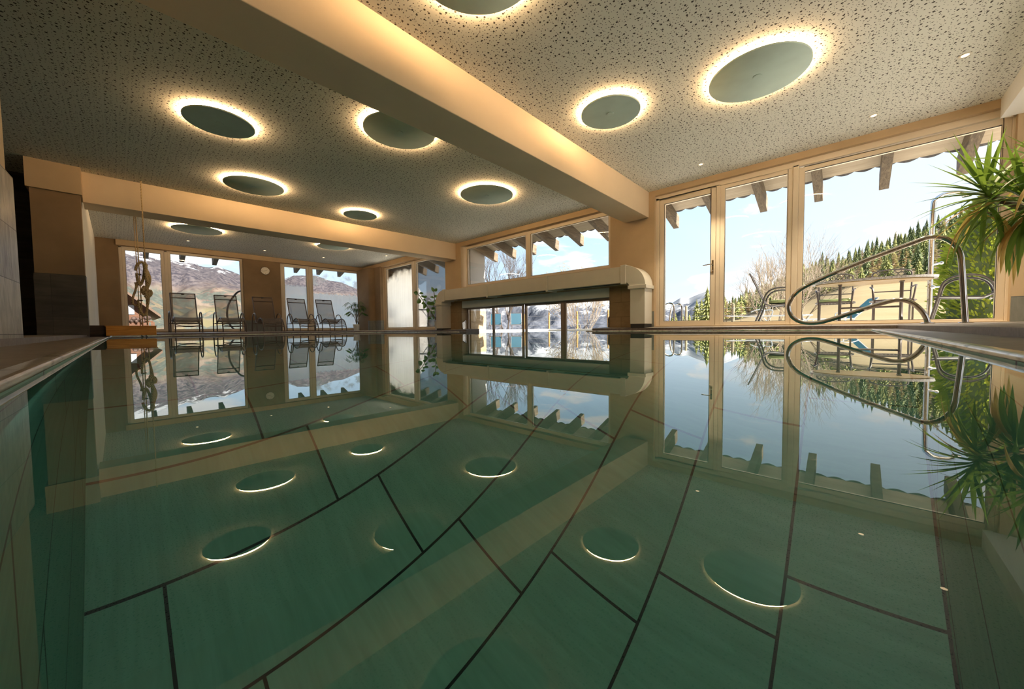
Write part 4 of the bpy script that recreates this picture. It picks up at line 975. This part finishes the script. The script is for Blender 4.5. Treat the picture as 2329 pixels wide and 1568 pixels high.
# ------------------------------------------------------------------ eaves outside the two glazed walls
SL_=math.tan(R(17.5))
def eave_right():
    o=thing('roof_overhang','timber roof overhang with weathered rafter ends outside the glass door wall','roof',(W+.25,5,2.3)); L=o.location
    XE=7.62; zb=lambda x:2.015+(XE-x)*SL_
    for k in range(16):
        y=8.36-.723*k
        if y<-2.6: break
        m=MB(); w=.052; x0=W+.26
        zt=lambda x:zb(x)+.235
        m.hexa([(x0,y-w,zb(x0)),(XE,y-w,zb(XE)),(XE,y+w,zb(XE)),(x0,y+w,zb(x0))],[(x0,y-w,zt(x0)),(XE+.02,y-w,zt(XE)),(XE+.02,y+w,zt(XE)),(x0,y+w,zt(x0))])
        m.box(XE-.03,XE+.012,y-w*.92,y+w*.92,zb(XE)+.075,zt(XE)-.02)
        place(m,L).build('rafter',MT['rafter'],o,bevel=.006)
    for k in range(8):
        y=9.08+.723*k; m=MB(); w=.052; x0=W+.26; zt=lambda x:zb(x)+.235
        m.hexa([(x0,y-w,zb(x0)),(XE,y-w,zb(XE)),(XE,y+w,zb(XE)),(x0,y+w,zb(x0))],[(x0,y-w,zt(x0)),(XE+.02,y-w,zt(XE)),(XE+.02,y+w,zt(XE)),(x0,y+w,zt(x0))])
        place(m,L).build('rafter',MT['rafter'],o,bevel=.006)
    m=MB(); x0,x1=W+.2,7.44; zt=lambda x:zb(x)+.237
    m.hexa([(x0,-3,zt(x0)),(x1,-3,zt(x1)),(x1,YF+1.4,zt(x1)),(x0,YF+1.4,zt(x0))],[(x0,-3,zt(x0)+.03),(x1,-3,zt(x1)+.03),(x1,YF+1.4,zt(x1)+.03),(x0,YF+1.4,zt(x0)+.03)])
    place(m,L).build('eave_boards',MT['boards'],o)
    m=MB(); y=-3
    while y<YF+1.2:
        P=[]; n=6
        for q in range(n+1): t=q/n; P.append((y+.20*t,-.03*math.sin(PI*t)))
        for (ya,za),(yb,zb_) in zip(P[:-1],P[1:]):
            zz=zt(7.40)+.032
            m.hexa([(7.1,ya,zt(7.1)+.03+za),(7.50,ya,zz-.03+za),(7.50,yb,zz-.03+zb_),(7.1,yb,zt(7.1)+.03+zb_)],[(7.1,ya,zt(7.1)+.05+za),(7.50,ya,zz-.012+za),(7.50,yb,zz-.012+zb_),(7.1,yb,zt(7.1)+.05+zb_)])
        y+=.215
    place(m,L).build('roof_tiles',MT['roof_tile'],o)
eave_right()
def eave_far():
    o=thing('roof_overhang','timber roof overhang with rafter ends outside the lounger windows','roof',(3,YF+.25,2.3)); L=o.location; YE=14.62; zb=lambda y:2.155+(YE-y)*SL_
    for k in range(9):
        x=.69+.757*k-.06; w=.055; m=MB(); y0=YF+.26; zt=lambda y:zb(y)+.2
        m.hexa([(x-w,y0,zb(y0)),(x+w,y0,zb(y0)),(x+w,YE,zb(YE)),(x-w,YE,zb(YE))],[(x-w,y0,zt(y0)),(x+w,y0,zt(y0)),(x+w,YE+.02,zt(YE)),(x-w,YE+.02,zt(YE))])
        place(m,L).build('rafter',MT['rafter'],o,bevel=.006)
    m=MB(); y0,y1=YF+.2,14.45; zt=lambda y:zb(y)+.202
    m.hexa([(-3,y0,zt(y0)),(7.44,y0,zt(y0)),(7.44,y1,zt(y1)),(-3,y1,zt(y1))],[(-3,y0,zt(y0)+.03),(7.44,y0,zt(y0)+.03),(7.44,y1,zt(y1)+.03),(-3,y1,zt(y1)+.03)])
    place(m,L).build('eave_boards',MT['boards'],o)
eave_far()
# main roof above the hall; unseen front overhang added to block the sun
struct(MB().box(-3.2,7.0,-6.9,YF+.9,H+.42,H+.6).build('trim_16',MT['roof_tile']))
# white outside pier beside the swim-through, tiled foot
pr=thing('garden_pier','white rendered pier outside the left edge of the swim-through window','pier',(7.2,8.2,.03)); 
place(MB().box(6.86,7.42,7.93,8.35,.60,2.75),pr.location).build('shaft',MT['white_out'],pr); place(MB().box(6.85,7.43,7.92,8.36,.03,.60),pr.location).build('tiled_foot',MT['jamb_tile'],pr)

# ------------------------------------------------------------------ garden furniture by the right-hand windows

tb=thing('garden_table','oval stone-topped garden table on two pedestal legs outside the big window','table',(8.38,-.22,TZ))
def oval(a,b,n=40,e=2.4):
    return [(a*abs(math.cos(2*PI*k/n))**(2/e)*math.copysign(1,math.cos(2*PI*k/n)),b*abs(math.sin(2*PI*k/n))**(2/e)*math.copysign(1,math.sin(2*PI*k/n))) for k in range(n)]
O=oval(.47,.74)
MB().hexa([(x*.99,y*.99,.712) for x,y in O],[(x,y,.745) for x,y in O]).build('table_top',MT['table_top'],tb)
MB().hexa([(x*.90,y*.93,.698) for x,y in O],[(x*.90,y*.93,.7115) for x,y in O]).build('under_board',MT['table_under'],tb)
for y in (-.36,.36):
    m=MB(); m.tube([(0,y,.12),(0,y,.698)],.022,10); m.bar((-.08,y,.69),(.08,y,.69),.05,.016)
    for s_ in (-1,1): m.tube(spline([(0,y,.30),(s_*.03,y,.16),(s_*.14,y,.05),(s_*.30,y,.018)],5),.02,8)
    m.build('leg',MT['iron'],tb,smooth=True)
MB().tube([(0,-.36,.30),(0,.36,.30)],.016,8).build('stretcher',MT['iron'],tb,smooth=True)
def iron_chair(name,label,x,y,rz,arms=True,src=None):
    if src: return copy_tree(src,(x,y,TZ),rz,label)
    o=thing(name,label,'chair',(x,y,TZ),rz,'iron garden chairs')
    # local: sitter faces +y
    m=MB(); m.tube(spline([(-.22,.20,.43),(.22,.20,.43),(.225,-.20,.42),(-.225,-.20,.42)],3,True),.012,6,closed=True)
    for k in range(9): t=-.19+.38*k/8; m.tube([(t,-.2,.422),(t,.2,.432)],.005,4); m.tube([(-.22,t,.427),(.22,t,.427)],.005,4)
    m.build('seat',MT['iron'],o)
    for sx in (-.225,.225): MB().bar((sx,.20,0),(sx,.20,.43),.03,.022).build('leg',MT['iron'],o); MB().tube([(sx,-.26,0),(sx,-.2,.42)],.014,8).build('leg',MT['iron'],o)
    m=MB(); m.tube(spline([(-.225,-.2,.42),(-.245,-.27,.84),(-.21,-.29,.955),(0,-.30,.99),(.21,-.29,.955),(.245,-.27,.84),(.225,-.2,.42)],6),.012,8); m.tube([(-.245,-.27,.85),(0,-.285,.86),(.245,-.27,.85)],.010,6)
    m.tube([(-.23,-.235,.60),(.23,-.235,.60)],.010,6)
    for k in range(5):
        a=-.20+.08*k; m.tube([(a,-.275,.853),(a+.08,-.293,.97-abs(a+.04)*.1)],.005,4); m.tube([(a+.08,-.275,.853),(a,-.293,.97-abs(a+.04)*.1)],.005,4)
    m.build('backrest',MT['iron'],o,smooth=True)
    for sx in (-1,1): MB().tube(spline([(sx*.235,-.25,.66),(sx*.27,-.12,.68),(sx*.27,.10,.665),(sx*.25,.20,.62),(sx*.228,.2,.44)],5),.013,8).build('armrest',MT['iron'],o,smooth=True)
    return o
ic=iron_chair('iron_chair','black iron garden chair with lattice back, behind the right half of the table',9.08,-.52,R(90))
iron_chair('','black iron garden chair with a green cushion, behind the left half of the table',9.12,.22,R(90),src=ic)
def sling_chair(label,x,y,rz,src=None,mat='grey_sling'):
    if src: return copy_tree(src,(x,y,TZ),rz,label)
    o=thing('sling_chair',label,'chair',(x,y,TZ),rz,'tubular sling chairs')
    for s_ in (-1,1):
        sx=s_*.28
        m=MB(); m.tube([(sx,.27,0),(sx*.99,.19,.40)],.014,8); m.tube(spline([(sx*.99,.19,.40),(sx,.15,.58),(sx,.04,.66),(sx,-.14,.66),(sx,-.26,.56),(sx,-.33,.30),(sx,-.44,0)],6),.014,8); m.build('side_frame',MT['steel_dark'],o,smooth=True)
    m=MB(); m.tube([(-.28,.22,.36),(.28,.22,.36)],.013,8); m.tube([(-.28,-.27,.36),(.28,-.27,.36)],.013,8); m.tube([(-.25,.24,.40),(-.25,-.2,.37),(-.25,-.28,.42),(-.25,-.50,.95)],.012,8); m.tube([(.25,.24,.40),(.25,-.2,.37),(.25,-.28,.42),(.25,-.50,.95)],.012,8); m.tube([(-.25,-.5,.95),(.25,-.5,.95)],.012,8); m.build('seat_frame',MT['steel_dark'],o,smooth=True)
    P=spline([(0,.24,.405),(0,0,.385),(0,-.2,.375),(0,-.29,.44),(0,-.40,.70),(0,-.505,.96)],4); m=MB()
    for a,b in zip(P[:-1],P[1:]): m.quad((-.245,a.y,a.z),(.245,a.y,a.z),(.245,b.y,b.z),(-.245,b.y,b.z))
    m.build('sling',MT[mat],o,smooth=True)
    return o
sc_=sling_chair('grey sling garden chair facing left at the right end of the table, before the hedge',8.05,-1.12,R(-8))
sling_chair('dark tubular garden chair with a green cushion at the left end of the table',8.02,.86,R(185),mat='black')
def cushion(label,x,y,z,rz,sx=.23,sy=.24):
    m=MB(); O=oval(sx,sy,32,5); m.hexa([(a*.97,b*.97,0) for a,b in O],[(a,b,.02) for a,b in O]); 
    i=len(m.v); m.hexa([(a,b,.02) for a,b in O],[(a*.96,b*.96,.055) for a,b in O])
    o=m.build('seat_cushion',MT['cushion'],None,smooth=True,bevel=.006); o.location=(x,y,z); o.rotation_euler=(0,0,rz); return tag(o,label,'cushion')
cushion('sage green cushion on the chair behind the left half of the table',9.12,.22,TZ+.441,R(90)); cushion('sage green cushion on the chair at the left end of the table',8.02,.84,TZ+.412,0)
# outdoor shower
sh=thing('garden_shower','tall steel garden shower post with curved head behind the table','shower',(9.1,-.95,TZ))
m=MB(); m.tube(spline([(0,0,0),(0,0,1.0),(0,0,1.9),(.0,-.03,2.03),(.02,-.12,2.10),(.03,-.26,2.10),(.03,-.33,2.06)],5),.032,14); m.build('post',MT['chrome'],sh,smooth=True)
MB().lathe([(.03,.03),(.055,0),(.05,-.01)],16,(.03,-.35,2.02)).build('shower_head',MT['chrome'],sh,smooth=True)
m=MB(); m.tube([(-.03,-.01,.98),(-.03,-.10,1.0)],.014,8); m.sphere((-.03,-.11,1.0),.026); m.tube([(-.03,0,.62),(-.04,-.14,.62)],.012,8); m.sphere((-.03,-.03,.62),.03); m.build('tap',MT['chrome'],sh,smooth=True)
MB().lathe([(.10,0),(.10,.012),(.04,.02)],20).build('base_plate',MT['chrome'],sh,smooth=True)
# pool ladder rails outside
hr2=thing('pool_ladder','steel ladder rails of the outdoor pool seen through the glass door','ladder',(9.6,3.30,TZ)); 
def _lad():
    for k,(px,top) in enumerate(((1532,675),(1548,676))):
        Y=3.22-.0*k
        b_=bp(1535+16*k if k else 1533,731,'x',9.4+.45*k); y=b_.y
        m=MB(); zt=.66
        m.tube(spline([(b_.x,y,TZ),(b_.x,y,zt-.15),(b_.x,y+.03,zt-.03),(b_.x,y+.12,zt),(b_.x,y+.24,zt-.08),(b_.x,y+.30,.3),(b_.x,y+.30,-.3)],6),.021,10); place(m,hr2.location); m.build('rail',MT['chrome'],hr2,smooth=True)
_lad()
# loungers on the lawn
def garden_lounger(name,label,x,y,rz,mat,back,src=None,z=None,fm='alu_white'):
    if src: return copy_tree(src,(x,y,z if z is not None else TZ),rz,label)
    o=thing(name,label,'lounger',(x,y,TZ if z is None else z),rz)
    ca,sa=math.cos(back),math.sin(back)
    m=MB()
    for s_ in (-.29,.29): m.tube([(s_,-.70,.30),(s_,.45,.30),(s_,.45+.75*ca,.30+.75*sa)],.014,8)
    m.tube([(-.29,-.7,.30),(.29,-.7,.30)],.014,8); m.tube(spline([(-.29,.45+.72*ca,.30+.72*sa),(-.25,.45+.76*ca,.30+.76*sa),(.25,.45+.76*ca,.30+.76*sa),(.29,.45+.72*ca,.30+.72*sa)],3),.014,8); m.build('frame',MT[fm],o,smooth=True)
    for yy in (-.55,.35):
        for s_ in (-1,1): m=MB(); m.tube([(s_*.29,yy-.12,.30),(s_*.29,yy+.12,0)],.012,6); m.tube([(s_*.29,yy+.12,.30),(s_*.29,yy-.12,0)],.012,6); m.build('leg',MT[fm],o,smooth=True)
    m=MB(); m.hexa([(-.275,-.68,.295),(.275,-.68,.295),(.275,.45,.295),(-.275,.45,.295)],[(-.275,-.68,.303),(.275,-.68,.303),(.275,.45,.303),(-.275,.45,.303)]); m.build('seat_sling',MT[mat],o)
    m=MB(); a=(0,.46,.303);
    m.obox((0,.45+.38*ca,.305+.38*sa),(.275,0,0),(0,.36*ca,.36*sa),(0,-.006*sa,.006*ca)); m.build('back_sling',MT[mat],o)
    for s_ in (-1,1): MB().tube(spline([(s_*.31,.25,.30),(s_*.32,.22,.46),(s_*.32,.38,.48),(s_*.31,.55,.42)],4),.013,8).build('armrest',MT[fm],o,smooth=True)
    return o
p=at(83.2,12.6); ta=garden_lounger('garden_lounger','flat turquoise garden lounger below the bare shrub',p.x,p.y,R(-10),'turquoise',R(2),z=TZ)
p=at(88.2,14.2); garden_lounger('garden_lounger','turquoise garden lounger with raised back seen under the garden table',p.x,p.y,R(198),'turquoise',R(48),z=TZ-.1)
p=at(44.6,15.2); bl=garden_lounger('garden_lounger','petrol-blue lounger back nearer the pier, beyond the outdoor pool',p.x,p.y,R(-48),'blue_sling',R(74),z=TZ-.02,fm='iron'); bl.scale=(.78,.78,.68)
p=at(48.0,15.0); garden_lounger('','petrol-blue lounger back right of the dark tree trunks, beyond the outdoor pool',p.x,p.y,R(-44),'blue_sling',R(70),src=bl,z=TZ-.02)
struct(MB().box(10.0,13.2,8.9,14.6,-.4,TZ-.021).build('terrace_garden',MT['terrace']))
# fence along the garden
fe=thing('garden_fence','wire fence with wooden posts running across the garden behind the pool','fence',(17,8,-.3)); fL=fe.location
for k,y in enumerate((14.7,12.8,10.9,9.05,7.2,5.3,3.5)):
    zb=-.5; m=MB(); m.lathe([(.05,0),(.052,1.2),(.045,1.47),(.01,1.5)],10,(17,y,zb)); place(m,fL).build('post',MT['post_wood' if k<5 else 'post_pale'],fe,smooth=True)
m=MB()
for zz in (.25,.52,.80): m.tube([(16.95,15.5,zz),(16.95,2.4,zz)],.006,4)
place(m,fL).build('wire',MT['alu_white'],fe)

# ------------------------------------------------------------------ terrace behind the left panes of the right wall
ov=thing('garden_oven','white bottle-shaped plastered garden oven outside the side window','oven',(7.95,13.2,TZ))
MB().lathe([(.80,0),(.84,.4),(.82,.85),(.74,1.25),(.60,1.6),(.42,1.9),(.30,2.08),(.26,2.14),(.27,2.36),(.0,2.40)],40).build('body',MT['white_out'],ov,smooth=True)
def ovring():
    m=MB(); pts=[]
    for k in range(13):
        a=PI*k/12; pts.append((-.62,.0+.34*math.cos(a),.55+.55*math.sin(a)))
    pts=[(-.70,.34,.05)]+[(-.78,y,z) for x,y,z in pts]+[(-.70,-.34,.05)]
    m.tube(pts,.05,8); return m
ovring().build('arch_rim',MT['white_out'],ov,smooth=True)
bt=thing('bar_table','small round iron bar table outside, partly behind the rubber plant','table',(7.35,10.75,TZ)); 
m=MB(); m.lathe([(.33,.70),(.34,.715),(.33,.73)],32); m.build('table_top',MT['table_top'],bt,smooth=True)
m=MB(); m.tube([(0,0,.05),(0,0,.70)],.022,8)
for k in range(3):
    a=2*PI*k/3; c,s_=math.cos(a),math.sin(a); m.tube(spline([(0,0,.32),(.05*c,.05*s_,.16),(.14*c,.14*s_,.06),(.28*c,.28*s_,.015)],4),.014,6); m.tube(spline([(0,0,.45),(.09*c,.09*s_,.52),(.20*c,.20*s_,.66),(.26*c,.26*s_,.70)],4),.012,6)
m.build('pedestal',MT['iron'],bt,smooth=True)
copy_tree(ic,(7.30,9.75,TZ),R(190),'black iron chair beside the round bar table behind the rubber plant')
copy_tree(sc_,(7.15,11.85,TZ),R(165),'pale garden chair seen through the misted side window')
# curved stand with hose outside the lounger windows
cs=thing('hammock_stand','curved dark metal hanging-chair stand outside the wide far window','stand',(2.55,14.85,TZ)); cL=cs.location
def cpx(x,y): return bp(360+x/9.704,640+y/9.704,'y',14.85)
m=MB(); m.tube(spline([cpx(1900,225),cpx(1820,220),cpx(1740,250),cpx(1660,340),cpx(1580,450),cpx(1530,590),cpx(1520,760),cpx(1560,920),cpx(1640,1030),cpx(1720,1100)],6),.028,10); place(m,cL).build('arc',MT['steel_dark'],cs,smooth=True)
m=MB(); m.tube(spline([(cpx(1720,1100)),(2.75,14.85,TZ+.03),(2.75,15.3,TZ+.03)],4),.028,8); m.tube([(2.2,14.85,TZ+.02),(2.85,14.85,TZ+.02)],.02,8); place(m,cL).build('base',MT['steel_dark'],cs,smooth=True)
cs2=thing('hammock_stand','curved dark metal stand behind the narrow window, seen through a lounger','stand',(4.0,14.85,TZ)); cL=cs2.location
def dpx(x,y): return bp(620+x/8.712,590+y/8.712,'y',14.85)
m=MB(); m.tube(spline([dpx(300,830),dpx(345,930),dpx(370,1040),dpx(370,1150),dpx(345,1270),dpx(300,1380),dpx(280,1410)],6),.026,10); place(m,cL).build('arc',MT['steel_dark'],cs2,smooth=True)
m=MB(); m.tube([tuple(dpx(280,1410)),(3.9,14.85,TZ+.02),(4.5,14.85,TZ+.02)],.02,8); place(m,cL).build('base',MT['steel_dark'],cs2,smooth=True)
# chalet down the slope
ch=thing('chalet','brown timber chalet with balcony beyond the narrow left window','house',(-3.2,42,-4)); hL=ch.location
m=MB(); m.poly([(-8.4,40,-4),(1.55,40,-4),(1.55,40,2.1),(-3.4,40,6.9),(-8.4,40,2.1)]); m.poly([(-8.4,48,-4),(1.55,48,-4),(1.55,48,2.1),(-3.4,48,6.9),(-8.4,48,2.1)]); m.quad((1.55,40,-4),(1.55,48,-4),(1.55,48,2.1),(1.55,40,2.1)); m.quad((-8.4,40,-4),(-8.4,48,-4),(-8.4,48,2.1),(-8.4,40,2.1))
place(m,hL).build('walls',MT['chalet'],ch)
m=MB(); 
for sgn,xe in ((1,2.35),(-1,-9.2)):
    zt=6.9+.25; ze=1.45
    m.hexa([(-3.4,39.0,zt-.2),(xe,39.0,ze-.2),(xe,48.6,ze-.2),(-3.4,48.6,zt-.2)],[(-3.4,39.0,zt),(xe,39.0,ze),(xe,48.6,ze),(-3.4,48.6,zt)])
place(m,hL).build('roof',MT['dark_wood'],ch)
m=MB(); m.box(-8.4,1.9,38.9,40,-.1,.08); place(m,hL).build('balcony_floor',MT['chalet'],ch)
m=MB(); m.box(-8.4,1.9,38.85,38.92,.9,1.0)
for k in range(34): x=-8.3+.305*k; m.box(x,x+.2,38.87,38.91,.08,.9)
place(m,hL).build('balcony_rail',MT['chalet'],ch)
m=MB(); rg=random.Random(6)
for k in range(60): m.sphere((rg.uniform(-6,1.7),38.75+rg.uniform(-.1,.1),1.0+rg.uniform(-.1,.22)),rg.uniform(.09,.2),None,None,6,4)
place(m,hL).build('flowers',MT['flower'],ch)
for x0 in (.35,-2.6): place(MB().box(x0,x0+.6,39.94,40.02,1.5,2.2),hL).build('window',MT['grey_sling'],ch)
m=MB()
for k in range(10): t=k/9; m.box(-6+.0*t,1.6-1.6*t*t,39.2+.02*k,39.9,-.3-.32*k,-.0-.32*k)
place(m,hL).build('lower_front',MT['chalet'],ch)
# ------------------------------------------------------------------ render look
vs=SC.view_settings; vs.view_transform='Standard'; vs.look='None'; vs.gamma=1; vs.use_curve_mapping=False; vs.exposure=EXPO
cy=SC.cycles
cy.max_bounces=10; cy.diffuse_bounces=5; cy.glossy_bounces=5; cy.transmission_bounces=6; cy.transparent_max_bounces=14
cy.sample_clamp_indirect=3.0; cy.caustics_reflective=True; cy.caustics_refractive=True; cy.blur_glossy=.4; cy.use_denoising=True
try: cy.denoiser='OPENIMAGEDENOISE'
except Exception: pass
for o in SC.objects:
    if o.type=='EMPTY' and 'label' not in o and o.get('kind')!='structure': print('nolabel',o.name)
